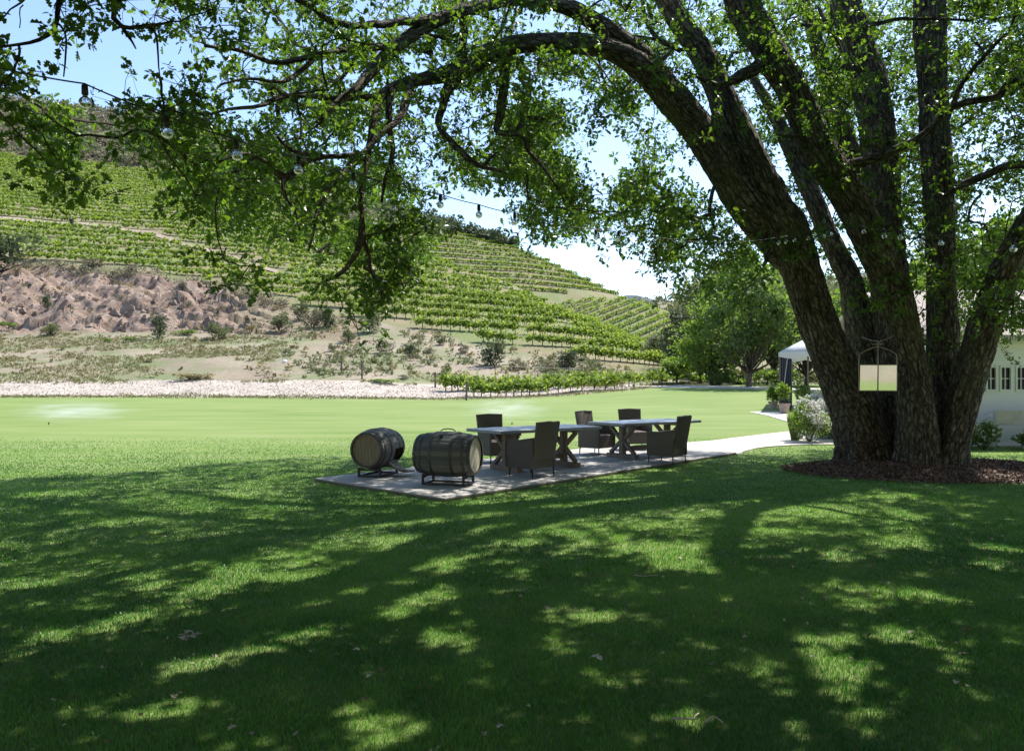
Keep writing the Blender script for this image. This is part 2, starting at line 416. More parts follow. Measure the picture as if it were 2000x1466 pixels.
# back hills
def ridge(name, uk, crest, base, mat, fall=70, nz=70, seed=1.0, du=8, am=1.5):
    us=np.arange(uk[0],uk[-1]+1,du,dtype=float)
    cz=np.interp(us,uk,[c[0] for c in crest]); cy=np.interp(us,uk,[c[1] for c in crest])
    n=11
    if len(us)>30: cz=smooth1(cz,n,0); cy=smooth1(cy,n,0)
    bz=np.interp(us,uk,[c[0] for c in base]); by=np.interp(us,uk,[c[1] for c in base])
    ch=CAM_H+(HY-cy)/F*cz; bh=CAM_H+(HY-by)/F*bz
    t=np.linspace(0,1,nz)[None]
    tt=np.clip(t/.8,0,1)
    Z=bz[:,None]+(cz-bz)[:,None]*tt+fall*np.clip((t-.8)/.2,0,1)
    s=np.sin(tt*PI/2)*.35+tt*.65
    Hh=bh[:,None]+(ch-bh)[:,None]*s-(ch*.35)[:,None]*np.clip((t-.8)/.2,0,1)**1.5
    U=np.repeat(us[:,None],nz,1); X=(U-1000)/F*Z
    Hh=Hh+am*fb2(X,Z,30,4,seed)*np.clip(tt*3,0,1)*np.clip(1.15-tt,0.15,1)
    i=np.arange(len(us)-1)[:,None]*nz; j=np.arange(nz-1)[None]
    mb=MB(); mb.add(np.stack([X,Z,Hh],-1).reshape(-1,3), np.stack([i+j,i+nz+j,i+nz+j+1,i+j+1],-1).reshape(-1,4))
    o=mb.build(name,mat,smooth=True); tag(o,kind='structure')
    return dict(us=us,U=U,Z=Z,H=Hh,X=X,nc=int(nz*.8))
RB=ridge('back_hill',[560,640,800,870,960,1000,1100,1160,1210,1240,1300,1400,1500],
   [(395,340),(390,352),(375,418),(365,442),(352,470),(345,478),(330,524),(322,553),(312,578),(308,590),(300,606),(300,640),(300,690)],
   [(215,740)]*13, M['vsoil'], seed=4.0)
RK=ridge('vineyard_knoll',[1000,1060,1130,1200,1260,1320,1360,1420,1500],
   [(250,640),(245,604),(240,586),(236,584),(230,590),(222,622),(214,664),(205,715),(200,742)],
   [(175,742)]*9, M['vsoil'], fall=25, seed=6.0, am=.8)
RR_=ridge('brown_hill',[1180,1230,1300,1360,1500,1800,2200,3000,3600],
   [(620,620),(610,596),(600,586),(590,590),(560,560),(520,520),(480,470),(470,430),(470,430)],
   [(330,742)]*9, M['slope'], fall=120, seed=8.0, am=5)
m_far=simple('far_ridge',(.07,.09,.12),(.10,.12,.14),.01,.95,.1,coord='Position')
ridge('far_ridge',[1100,1190,1215,1245,1265,1290,1400,1500],
   [(2300,600),(2250,590),(2250,573),(2250,574),(2250,583),(2250,588),(2250,592),(2250,600)],
   [(1700,742)]*8, m_far, fall=300, seed=2.0, am=6)
def far_hill_left(): pass

# ------------------------------------------------------------ leaf cards and plants
QUAD=np.array([[-.5,0,0],[.5,0,0],[.42,.75,.12],[-.42,.75,.12],[0,1.0,.02]])
QF=[np.array([[0,1,2,3]]),np.array([[3,2,4]])]
def oak_template():
    side=[(.05,.08),(.25,.24),(.12,.36),(.36,.55),(.16,.66),(.27,.85)]
    mid=[(0,0),(0,.36),(0,.66),(0,1.02)]
    v=[(x,y,0) for x,y in mid]
    R_=[len(v)+i for i in range(6)]; v+=[(x,y,.35*x) for x,y in side]
    L_=[len(v)+i for i in range(6)]; v+=[(-x,y,.35*x) for x,y in side]
    q=[[0,R_[0],R_[1],R_[2]],[1,R_[2],R_[3],R_[4]],[0,L_[2],L_[1],L_[0]],[1,L_[4],L_[3],L_[2]]]
    t=[[0,R_[2],1],[1,R_[4],2],[2,R_[4],R_[5]],[2,R_[5],3],[0,1,L_[2]],[1,2,L_[4]],[2,L_[5],L_[4]],[2,3,L_[5]]]
    v=np.array(v,float); v[:,2]-=.12*(v[:,1]-.3)**2
    return v,[np.array(q),np.array(t)]
OAK=oak_template()
FOLD=(np.array([[0,0,0],[.30,.5,.12],[0,1,0],[-.30,.5,.12],[.2,.2,.07],[-.2,.2,.07]]),[np.array([[0,4,1,2],[0,2,3,5]])])
def place(tmpl, P, D, size, roll=None, rnd=None, mb=None, width=1.0):
    """leaves at P, pointing along D, rolled at random"""
    v,fs=tmpl; n=len(P); k=len(v)
    D=D/(np.linalg.norm(D,axis=1)[:,None]+1e-9)
    a=rng.normal(size=(n,3)); a[:,2]=np.abs(a[:,2])*1.3+.4
    Nn=a-np.sum(a*D,1)[:,None]*D; Nn/=np.linalg.norm(Nn,axis=1)[:,None]+1e-9
    X=np.cross(D,Nn); s=np.asarray(size)*np.ones(n)
    V=P[:,None]+(X[:,None]*v[None,:,0,None]*width+D[:,None]*v[None,:,1,None]+Nn[:,None]*v[None,:,2,None])*s[:,None,None]
    r=rng.random(n) if rnd is None else rnd
    off=np.arange(n)[:,None,None]*k
    (mb).add(V.reshape(-1,3),*[(f[None]+off).reshape(-1,f.shape[1]) for f in fs],rnd=np.repeat(r,k))
    return mb
def rdir(n,up=0.0,side=1.0):
    d=rng.normal(size=(n,3)); d[:,2]=d[:,2]*side+up; return d/np.linalg.norm(d,axis=1)[:,None]
CARD=(np.array([[0,0,0],[.38,.3,.05],[.3,.8,.0],[0,1,.05],[-.3,.8,0],[-.38,.3,.05]]),[np.array([[0,1,2,3],[0,3,4,5]])])
def blob(n, w, d, h, z0, clumps=7, leaf=.12, spread=.45):
    c=rdir(clumps)*np.array([w,d,h])*.5*(.35+.55*rng.random((clumps,1))); c[:,2]+=z0+h/2
    k=rng.integers(0,clumps,n); sg=np.array([w,d,h])*.5*spread*(.6+.6*rng.random((clumps,1)))
    q=rdir(n); rad=rng.random((n,1))**.4
    P=c[k]+q*rad*sg[k]; P[:,2]=np.maximum(P[:,2],.02)
    return P,q
# ---- vines
def vine_foliage(n, leaf, seedw=1.0):
    P=np.stack([rng.normal(0,.48,n),rng.normal(0,.24,n),.72+np.abs(rng.normal(0,.42,n))-.15*rng.random(n)],-1)
    return P
def make_vine():
    r=empty('grapevine')
    mb=MB(); mb.tube([(0,0,-.15),(.03,.01,.4),(-.02,0,.8),(0,0,.95)],[.06,.045,.045,.06],6)
    mb.tube([(-.6,0,.98),(0,0,.92),(.6,0,1.0)],[.02,.03,.02],5); mb.build('trunk',M['twig'],r)
    mb=MB(); P=vine_foliage(190,.2); place(CARD,P,rdir(190,.5),rng.uniform(.18,.36,190),mb=mb)
    mb.build('foliage',M['vine'],r)
    return r
M_post=simple('post_wood',(.10,.08,.065),(.17,.14,.115),8)
vines=[make_vine() for _ in range(3)]
nv=0
VG='grapevines in the lowest rows of the vineyard'
def put_vine(x,y,z,label,group,rz=0,s=1.0):
    global nv
    if nv<3: v=vines[nv]
    else: v=copy_tree(vines[nv%3])
    nv+=1
    v.location=(x,y,z-.05); v.rotation_euler=(0,0,rz); v.scale=(s*random.uniform(.85,1.2),s,s*random.uniform(.85,1.15))
    tag(v,label,'grapevine',group); return v
# front strip by the lawn
rowA=[925,940,958,972,988,1003,1018,1034,1052,1070,1090,1114,1136,1160,1182,1200]
for u in rowA:
    Z=kz(u,0)+2.2+random.uniform(-.2,.2); put_vine((u-1000)/F*Z,Z,float(th(u,Z)),'leafy young grapevine at the gravel edge directly behind the far side of the lawn','grapevines along the lawn edge',s=.95)
for u in [870,882,894,904,925,938,960,985,1006,1030,1055,1072,1095,1118,1140,1162,1185,1205,1228,1250,1275,1292]:
    Z=kz(u,0)+(7 if u<1150 else 5.5)+random.uniform(-.3,.3); put_vine((u-1000)/F*Z,Z,float(th(u,Z)),'leafy grapevine in the short second row behind the lawn, just above the first row','grapevines of the second row behind the lawn',s=1.0)
# hillside rows: contour lines of h + k*x
def rows(U,Z,H,step,kx,ok,span=None,jit=.12):
    """U,Z,H: [nu,nz] monotone rising along nz; returns points along iso lines (arc spaced later)"""
    X=(U-1000)/F*Z; Fv=H+kx*X; out=[]
    lo,hi=Fv.min(),Fv.max()
    for c in np.arange(lo,hi,step):
        s=np.sign(Fv-c); cr=(s[:,:-1]<0)&(s[:,1:]>=0)
        has=cr.any(1); j=cr.argmax(1); i=np.nonzero(has)[0]; jj=j[i]
        f0=Fv[i,jj]; f1=Fv[i,jj+1]; w_=(c-f0)/(f1-f0+1e-9)
        z=Z[i,jj]*(1-w_)+Z[i,jj+1]*w_; h=H[i,jj]*(1-w_)+H[i,jj+1]*w_; u=U[i,0]
        x=(u-1000)/F*z
        # walk at even spacing
        last=None
        d=np.concatenate([[0],np.hypot(np.diff(x),np.diff(z))]); brk=np.nonzero(d>12)[0]
        segs=np.split(np.arange(len(i)),brk)
        for sg in segs:
            if len(sg)<3: continue
            L=np.cumsum(np.concatenate([[0],np.hypot(np.diff(x[sg]),np.diff(z[sg]))]))
            q=np.arange(0,L[-1],1.35)
            xx=np.interp(q,L,x[sg]); zz=np.interp(q,L,z[sg]); hh=np.interp(q,L,h[sg])
            an=np.interp(q,L,np.arctan2(np.gradient(z[sg]),np.gradient(x[sg])))
            m=ok(xx,zz)
            out.append(np.stack([xx,zz,hh,an],-1)[m])
    return np.concatenate(out) if out else np.zeros((0,4))
uu=np.arange(-700,1500,8.0); 
def front_ok(x,z):
    u=x/z*F+1000; k3=np.interp(u,US,KZ[:,3]); k4=np.interp(u,US,KZ[:,4])
    m=(z>k3+1.5)&(z<k4-1)
    # dirt track
    zt=np.interp(u,[-600,0,150,300,420,520,560],[188,184,186,178,166,152,148]); m&=~((np.abs(z-zt)<2.6)&(u<560))
    m&=(rng.random(len(x))>.05)&(u<1390)
    return m
nzf=260; Zf=np.stack([np.linspace(kz(u,3),kz(u,4),nzf) for u in uu]); Uf=np.repeat(uu[:,None],nzf,1)
i0=np.clip(((Uf-US[0])/8).astype(int),0,len(US)-1)
# smoothed height so that rows run clean
Hs=smooth1(th(Uf,Zf),15,0)
VP=rows(Uf,Zf,Hs,1.8,.055,front_ok)
VP[:,2]=thx(VP[:,0],VP[:,1])
def ridge_ok(ymin_,ymax_,u0,u1,extra=None):
    def f(x,z):
        u=x/z*F+1000; return (u>u0)&(u<u1)&(rng.random(len(x))>.04)
    return f
nb=RB['nc']; VB=rows(RB['U'][:,:nb],RB['Z'][:,:nb],RB['H'][:,:nb],3.0,.03,ridge_ok(0,0,690,1220))
yb=HY-(VB[:,2]-CAM_H)/VB[:,1]*F; ub=VB[:,0]/VB[:,1]*F+1000
low=np.interp(ub,[690,1000,1050,1180,1225],[640,588,574,571,592]); top=np.interp(ub,[690,830,880,1000],[495,466,458,450])
VB=VB[(yb<low)&(yb>top)]
nk=RK['nc']; VK=rows(RK['U'][:,:nk],RK['Z'][:,:nk],RK['H'][:,:nk],2.0,-.42,ridge_ok(0,0,1080,1400))
# separate the 250 nearest hillside vines
u_=VP[:,0]/VP[:,1]*F+1000; infr=(u_>600)&(u_<1380)
key=np.where(infr,VP[:,1],1e9); order=np.argsort(key)[:245]
near=VP[order]; rest=np.delete(VP,order,0)
for x,y,z,a in near:
    u=x/y*F+1000
    w_='under the lowest hanging oak leaves' if u<840 else ('above the largest dark bush' if u<1040 else ('above the dark dome shaped bush' if u<1190 else 'toward the pale trees at their right end'))
    put_vine(x,y,z,'green grapevine in the lowest hillside rows, '+w_,VG,rz=float(a),s=1.2)
def vine_mass(name,V,nl,lab,leaf=(.42,.68)):
    V=V[(V[:,0]/V[:,1]*F>-1500)]
    n=len(V); mb=MB()
    P=np.stack([rng.normal(0,.5,(n,nl)),rng.normal(0,.20,(n,nl)),.45+np.abs(rng.normal(0,.36,(n,nl)))],-1)
    c,s_=np.cos(V[:,3])[:,None],np.sin(V[:,3])[:,None]
    Q=np.stack([P[...,0]*c-P[...,1]*s_,P[...,0]*s_+P[...,1]*c,P[...,2]],-1)+V[:,None,:3]
    Q=Q.reshape(-1,3); place(CARD,Q,rdir(len(Q),.4),rng.uniform(*leaf,len(Q)),mb=mb,rnd=np.clip(np.repeat(rng.random(n),nl)*.5+rng.random(n*nl)*.5,0,1))
    tag(mb.build(name,M['vine']),lab,'vineyard',kind='stuff')
    print(name,n)
vine_mass('vineyard_rows',rest,32,'dense green vineyard rows following the contours of the large left hillside')
vine_mass('vineyard_rows',VB,26,'green vineyard rows on the farther hill, under the scrubby skyline',(.5,.85))
vine_mass('vineyard_rows',VK,24,'curving vineyard rows on the low round knoll right of the big hill',(.38,.62))
# dirt track on the hillside
us_=np.arange(-600,545,8.0); zt=np.interp(us_,[-600,0,150,300,420,520,560],[188,184,186,178,166,152,148])
tr=[]; nT=9
for k in range(nT):
    z=zt+(k/(nT-1)-.5)*3.2; tr.append(np.stack([(us_-1000)/F*z,z,th(us_,z)+.18],-1))
tr=np.stack(tr,1); n=len(us_); i=np.arange(n-1)[:,None]*nT; j=np.arange(nT-1)[None]
M['track']=soil_mat('track_dirt',(.25,.20,.155),(.33,.265,.205),(.40,.33,.265),.3,4)
mb=MB(); mb.add(tr.reshape(-1,3),np.stack([i+j,i+nT+j,i+nT+j+1,i+j+1],-1).reshape(-1,4)); tag(mb.build('dirt_track',M['track'],smooth=True),kind='structure')

# ---- chaparral
def scrub_mass(name, P, size, nl, mat, lab, leaf):
    n=len(P); k=5
    cc=rdir(n*k,.3).reshape(n,k,3)*np.array([.5,.5,.32])*size[:,None,None]
    pick=rng.integers(0,k,(n,nl)); c=np.take_along_axis(cc,pick[...,None],1)
    q=rdir(n*nl).reshape(n,nl,3); L=c+q*(rng.random((n,nl,1))**.5)*size[:,None,None]*.34
    L[...,2]=np.abs(L[...,2]+.3*size[:,None]); Q=(L+P[:,None]).reshape(-1,3)
    mb=MB(); base=np.repeat(rng.random(n),nl)
    place(CARD,Q,rdir(len(Q),.5),rng.uniform(*leaf,len(Q)),mb=mb,rnd=np.clip(base*.75+rng.random(len(Q))*.3,0,1))
    return tag(mb.build(name,mat),lab,'scrub',kind='stuff')
def brush_pts(n,u0,u1,za,zb):
    u=rng.uniform(u0,u1,n); a=np.array([za(x) for x in u]); b=np.array([zb(x) for x in u]); Z=a+(b-a)*rng.random(n)
    return np.stack([(u-1000)/F*Z,Z,th(u,Z)-.3],-1)
P=brush_pts(2200,-500,760,lambda u:kz(u,4)+2,lambda u:kz(u,5)+6); 
scrub_mass('chaparral',P,rng.uniform(2.2,5.6,len(P)),46,M['brush'],'grey brown chaparral covering the hilltop above the vineyard',(.55,1.0))
P=brush_pts(900,-500,760,lambda u:kz(u,4)+2,lambda u:kz(u,5)+4)
scrub_mass('chaparral',P,rng.uniform(2.5,6.5,len(P)),60,M['olive'],'olive green bushes scattered through the hilltop chaparral',(.5,.9))
# on the back hill crest
sel=[]
for _ in range(420):
    i=random.randrange(len(RB['us'])); u=RB['us'][i]
    if u>1010: continue
    f=np.interp(u,[560,830,900,1010],[.35,.72,.93,.985]); j=int(nb*random.uniform(f,1.0)); j=min(j,nb-1)
    sel.append((RB['X'][i,j]+random.uniform(-1,1),RB['Z'][i,j],RB['H'][i,j]-.4))
sel=np.array(sel); scrub_mass('chaparral',sel,rng.uniform(4,7.5,len(sel)),80,M['brushdark'],'dark scrub along the skyline of the farther hill',(.8,1.4))
sel=[]
for _ in range(1100):
    i=random.randrange(len(RR_['us'])); j=int(RR_['nc']*random.uniform(.1,1.0))
    sel.append((RR_['X'][i,j],RR_['Z'][i,j],RR_['H'][i,j]-.4))
sel=np.array(sel); scrub_mass('chaparral',sel,rng.uniform(5,11,len(sel)),60,M['olive'],'pale scrub dotting the low brown hill beyond the trees',(1.2,2.0))
# ---- individual shrubs on the bank and slope
def make_shrub(mat,w,h,n,leaf,stems=6):
    r=empty('shrub'); mb=MB(); P,q=blob(n,w,w*.8,h,.05,8,leaf)
    place(CARD,P,q+np.array([0,0,.4]),rng.uniform(leaf*.7,leaf*1.3,n),mb=mb); mb.build('foliage',mat,r)
    mb=MB()
    for _ in range(stems):
        d=rdir(1,.9)[0]; mb.tube([(0,0,-.1),d*h*.35,d*h*.7],[.04,.03,.012],4)
    mb.build('stem',M['twig'],r); return r
SH={'olive':make_shrub(M['olive'],2.6,1.7,1100,.13),'dark':make_shrub(M['brushdark'],2.4,1.9,1300,.13),'dry':make_shrub(M['drygrass'],1.6,.9,500,.12),'green':make_shrub(M['treeleaf'],1.8,.9,700,.12),'grey':make_shrub(M['brush'],2.2,1.3,800,.13)}
used=set()
def shrub(kind,px,py,wpx,label,hs=1.0):
    x,y,z=hit(px,py); w0={'olive':2.6,'dark':2.4,'dry':1.6,'green':1.8,'grey':2.2}[kind]
    s=wpx/F*y/w0
    o=SH[kind] if kind not in used else copy_tree(SH[kind]); used.add(kind)
    o.location=(x,y,z-.05); o.rotation_euler=(0,0,random.uniform(0,6)); o.scale=(s,s,s*hs); tag(o,label,'shrub','shrubs on the bank and slope')
shr=[('dark',310,662,38,'tall narrow dark green bush rising at the foot of the red earth bank',1.7),
('olive',100,655,62,'low wide grey green bush at the foot of the bank, left of the tall one',.6),
('olive',430,662,60,'rounded grey green bush right of the tall narrow bush',.8),
('olive',545,645,58,'broad olive bush below the right end of the red earth bank',.9),
('dark',962,716,70,'largest dark rounded bush in the middle of the bare slope',.95),
('grey',1010,722,40,'grey bush touching the right side of the largest dark bush',.8),
('dark',1108,716,52,'dark dome shaped bush high on the right part of the slope',.8),
('grey',1072,726,34,'small grey bush below and left of the dark dome bush',1.0),
('dark',800,696,34,'mid green bush left of the largest dark bush',1.0),
('olive',650,686,24,'small round green bush just above the two wooden posts',1.0),
('olive',860,674,28,'small olive bush above the mid green bush, near the vines',1.0),
('olive',680,668,46,'pale olive bush half hidden under hanging oak leaves',.9),
('grey',750,690,40,'upright grey bush between the posts and the mid green bush',1.1),
('olive',872,732,30,'pale grey green bush above the end post of the short rows',1.1),
('green',15,640,40,'low yellow green bush at the far left below the rocks',.6),
('dark',0,528,130,'wide grey green bush on the crest above the left rocks',.75),
('grey',365,600,20,'small dark tuft on the face of the bank',1.0),
('grey',430,610,26,'small bluish tuft on the right face of the bank',.9),
('grey',355,565,24,'brownish tuft near the top of the bank',1.0),
('grey',180,522,50,'dry brown bush on the bank crest, right of the wide bush',.6),
('grey',255,530,30,'dry low bush further right on the bank crest',.8),
('green',210,668,22,'tiny green bush right of the low wide bush',.8),
('green',255,668,26,'tiny pale green bush between the low wide and tall bushes',.8),
('green',365,655,36,'yellow green bush between tall and rounded bush',.7),
('dry',380,668,14,'tiny reddish clump on the dry slope edge',.8),
('dry',570,680,12,'single orange brown clump on the bare slope',1.0),
('grey',610,640,50,'wispy grey brush below the hanging leaves',1.2),
('olive',585,625,46,'loose olive brush against the vineyard foot',1.2),
('olive',720,650,60,'pale green brush just under the lowest oak leaves',1.0),
('dark',640,640,50,'dark brush behind the wispy grey brush',1.0),
('dry',490,648,24,'straw coloured clump above the rounded bush',1.0),
('grey',790,740,30,'dark red low clump on the lower bare slope',.5),
('grey',905,690,30,'small dim bush left above the largest dark bush',.9),
('dry',1160,735,30,'orange dry clump right of the dark dome bush',.6),
('grey',840,690,22,'tiny grey bush just right of the mid green bush',.8),
('dry',375,742,80,'flat strip of dry weeds on top of the gravel verge at centre left',.3),
('green',750,748,60,'strip of green weeds on top of the gravel verge near the end post',.3),
('dark',90,600,30,'dark clump lodged in the rocks of the bank',1.0)]
for k,px,py,w_,lab,hs in shr: shrub(k,px,py,w_,lab,hs)
# tufts of wild grass on slope (uncountable)
n=26000; u=rng.uniform(-500,1400,n); a=np.interp(u,US,KZ[:,1]); b=np.interp(u,US,KZ[:,2]); Z=a-1.5+(b-a+1)*rng.random(n)
x=(u-1000)/F*Z; keep=(fb2(x,Z*1.6,9,4,1.7)>-.02+.25*(u>560)); x,Z,u=x[keep],Z[keep],u[keep]
P=np.repeat(np.stack([x,Z,th(u,Z)],-1),4,0)+rng.normal(0,.12,(len(x)*4,3))*np.array([1,1,.1])
mb=MB(); place(CARD,P,rdir(len(P),1.2,.3),rng.uniform(.12,.32,len(P)),mb=mb,width=.5)
mw=leaf_mat('slope_weeds',(.14,.16,.06),(.30,.27,.14),.25,(1.1,1.1,.8))
tag(mb.build('wild_grass',mw),'sparse wild grass and weeds on the dry slope above the gravel','wild grass',kind='stuff')
P=brush_pts(900,560,1300,lambda u:kz(u,1)+1,lambda u:kz(u,3)+1); P=P[(fb2(P[:,0],P[:,1],6,3,4.)>-.05)]
scrub_mass('low_scrub',P+np.array([0,0,.25]),rng.uniform(.35,1.1,len(P)),26,M['olive'],'small grey green tufts dotting the bare slope under the vineyard',(.12,.3))
P=brush_pts(900,-300,1300,lambda u:kz(u,1)+1,lambda u:kz(u,3)+1); P=P[(fb2(P[:,0],P[:,1],6,3,14.)>.0)]
scrub_mass('dry_scrub',P+np.array([0,0,.25]),rng.uniform(.3,1.0,len(P)),22,M['drygrass'],'straw coloured dry tufts dotting the slope under the vineyard',(.12,.3))
P=brush_pts(260,-500,560,lambda u:kz(u,3)-2.5,lambda u:kz(u,3)+1.2)
scrub_mass('dry_scrub',P+np.array([0,0,.3]),rng.uniform(.5,1.6,len(P)),30,M['brush'],'brown dry brush along the top edge of the red earth bank',(.15,.35))
# broken rock on the bank
n=1700; u=rng.uniform(-500,540,n); a_=np.interp(u,US,KZ[:,2]); b_=np.interp(u,US,KZ[:,3]); Z=a_+(b_-a_)*(.06+.86*rng.random(n)); s=.08+.62*rng.random(n)**4
kk=fb2((u-1000)/F*Z,Z,7,3,2.2)>-.1; u,Z,s=u[kk],Z[kk],s[kk]; n=len(u)
v=np.array([[-1,-.8,-.5],[1,-.9,-.5],[.9,1,-.5],[-.8,.9,-.5],[-.5,-.4,.7],[.6,-.5,.8],[.4,.5,.6],[-.5,.5,.9]])
V=(v[None]*(1+.35*rng.normal(size=(n,8,3))))*s[:,None,None]; P=np.stack([(u-1000)/F*Z,Z,bankh(u,Z)],-1)
bf=np.array([[4,5,6,7],[0,1,5,4],[1,2,6,5],[2,3,7,6],[3,0,4,7]])
mb=MB(); mb.add((V+P[:,None]).reshape(-1,3),(bf[None]+np.arange(n)[:,None,None]*8).reshape(-1,4),bank=np.ones(n*8))
tag(mb.build('rock_debris',M['mound']),'broken pinkish rock scattered over the cut earth bank','rock debris',kind='stuff')
# ragged grass at the far lawn edge
n=9000; u=rng.uniform(-400,1320,n); Z=np.interp(u,US,KZ[:,0])+rng.normal(.35,.4,n)*(1+1.2*np.clip(fb2(u,u*0,40,3,3.)*3,0,1)); P=np.stack([(u-1000)/F*Z,Z,th(u,Z)-.02],-1)
mb=MB(); place(CARD,P,rdir(n,1.2,.4),rng.uniform(.08,.26,n),mb=mb,width=.5)
tag(mb.build('edge_grass',mw),'ragged uncut grass along the far edge of the lawn','grass',kind='stuff')
# ---- boulders on the bank are part of the terrain; loose stones on the verge
n=9000; u=rng.uniform(-400,1240,n); Z=np.interp(u,US,KZ[:,0])+.4+9*rng.random(n)
s=rng.uniform(.02,.065,n); 
v=np.array([[-1,-.8,-.2],[1,-.9,-.2],[.9,1,-.2],[-.8,.9,-.2],[-.5,-.4,.7],[.6,-.5,.8],[.4,.5,.6],[-.5,.5,.9]])
V=(v[None]*(1+.3*rng.normal(size=(n,8,3))))*s[:,None,None]; P=np.stack([(u-1000)/F*Z,Z,th(u,Z)],-1)
bf=np.array([[4,5,6,7],[0,1,5,4],[1,2,6,5],[2,3,7,6],[3,0,4,7]])
mb=MB(); mb.add((V+P[:,None]).reshape(-1,3),(bf[None]+np.arange(n)[:,None,None]*8).reshape(-1,4))
tag(mb.build('gravel_stones',M['gravel']),'loose pale stones scattered along the gravel verge','gravel',kind='stuff')
# ------------------------------------------------------------ patio and paths
pc=np.array([g2(612,940)[:2],g2(868,981)[:2],g2(1440,888)[:2]])
pc=np.vstack([pc,[pc[0]+pc[2]-pc[1]]])
def slab(name, poly, h, mat, z0=-.05, jitter=.0, sub=0):
    poly=np.array(poly,float); n=len(poly)
    mb=MB(); v=[(x,y,z0) for x,y in poly]+[(x,y,h) for x,y in poly]
    mb.add(v,[[i+n for i in range(n)]],[[i,(i+1)%n,(i+1)%n+n,i+n] for i in range(n)])
    o=mb.build(name,mat,bevel=.012); tag(o,kind='structure'); return o
PAT_H=.06
# patio of large stone slabs with joints
e1=(pc[2]-pc[1]); L1=np.linalg.norm(e1); e1/=L1; e2=(pc[0]-pc[1]); L2=np.linalg.norm(e2); e2/=L2
def onpatio(a,b): return pc[1]+e1*a+e2*b
mj=simple('patio_joint',(.10,.09,.07),(.16,.14,.11),9,coord='Position')
slab('patio',[onpatio(.01,.01),onpatio(L1-.01,.01),onpatio(L1-.01,L2-.01),onpatio(.01,L2-.01)],PAT_H-.012,mj)
mb=MB(); na,nb_=8,3
def quadslab(mb,p,h0,h1,rnd):
    v=[(x,y,h0) for x,y in p]+[(x,y,h1) for x,y in p]
    mb.add(v,[[4,5,6,7],[0,1,5,4],[1,2,6,5],[2,3,7,6],[3,0,4,7]],rnd=np.full(8,rnd))
for i in range(na):
    for j in range(nb_):
        a0,a1=i*L1/na+.013,(i+1)*L1/na-.013; b0,b1=j*L2/nb_+.013,(j+1)*L2/nb_-.013
        quadslab(mb,[onpatio(a0,b0),onpatio(a1,b0),onpatio(a1,b1),onpatio(a0,b1)],-.05,PAT_H,random.random())
M['slab']=leaf_mat('slab_stone',(.30,.29,.275),(.44,.425,.40),0)
def slab_mat():
    m,t,out=new_mat('patio_slab'); p=pos(t); n1=noise(t,1.6,5,.65,p); n2=noise(t,40,5,.7,p)
    c=mix(t,n1,(.27,.26,.25),(.45,.43,.40)); c=mix(t,math_(t,'MULTIPLY',attr(t,'rnd'),.35),c,(.50,.47,.43))
    c=mix(t,math_(t,'MULTIPLY',n2,.3),c,(.2,.19,.18))
    bsdf(t,out,c,.8,.25,0,n2,.35,.006); return m
M['slab']=slab_mat()
tag(mb.build('patio_paving',M['slab'],bevel=.008),kind='structure')
def strip(name, L, Rr, h, mat):
    L=np.array(L,float); Rr=np.array(Rr,float); n=len(L)
    v=[(x,y,h) for x,y in L]+[(x,y,h) for x,y in Rr]+[(x,y,-.05) for x,y in L]+[(x,y,-.05) for x,y in Rr]
    f=[[i,i+n,i+1+n,i+1] for i in range(n-1)]+[[i,i+1,i+1+2*n,i+2*n] for i in range(n-1)]+[[i+1+n,i+n,i+3*n,i+1+3*n] for i in range(n-1)]
    mb=MB(); mb.add(v,f); return tag(mb.build(name,mat),kind='structure')
gp=lambda px,py: g2(px,py)[:2]
PATH1_L=[gp(1215,874.5),gp(1300,869),gp(1390,862),gp(1460,853),gp(1545,843),gp(1600,849),gp(1640,856),gp(1720,861),gp(1800,863.5),gp(1900,865),gp(2060,866),gp(2400,866)]
PATH1_R=[gp(1442,888.5),gp(1455,882),gp(1475,877),gp(1500,873.5),gp(1545,870.5),gp(1600,869),gp(1640,869),gp(1720,869.5),gp(1800,870.5),gp(1900,871.5),gp(2060,872.5),gp(2400,873)]
strip('garden_path',PATH1_L,PATH1_R,.03,M['path'])
strip('garden_path',[gp(1452,802),gp(1500,812),gp(1545,826),gp(1600,838),gp(1680,846)],[gp(1452,801),gp(1530,801.5),gp(1640,806),gp(1760,812),gp(1900,820)],.026,M['path'])
strip('far_track',[(x,y,)[:2] for x,y in [((u-1000)/F*Z_,Z_) for u,Z_ in ((1240,79),(1330,74),(1420,72),(1500,70),(1600,66),(1700,62),(2000,60))]],
      [((u-1000)/F*Z_,Z_) for u,Z_ in ((1240,84),(1330,79),(1420,77),(1500,75),(1600,71),(1700,67),(2000,65))],.02,M['path'])
o=bpy.data.objects['far_track']
for v in o.data.vertices:
    if v.co.z>0: v.co.z=float(thx(v.co.x,v.co.y))+.06
    else: v.co.z=float(thx(v.co.x,v.co.y))-.4

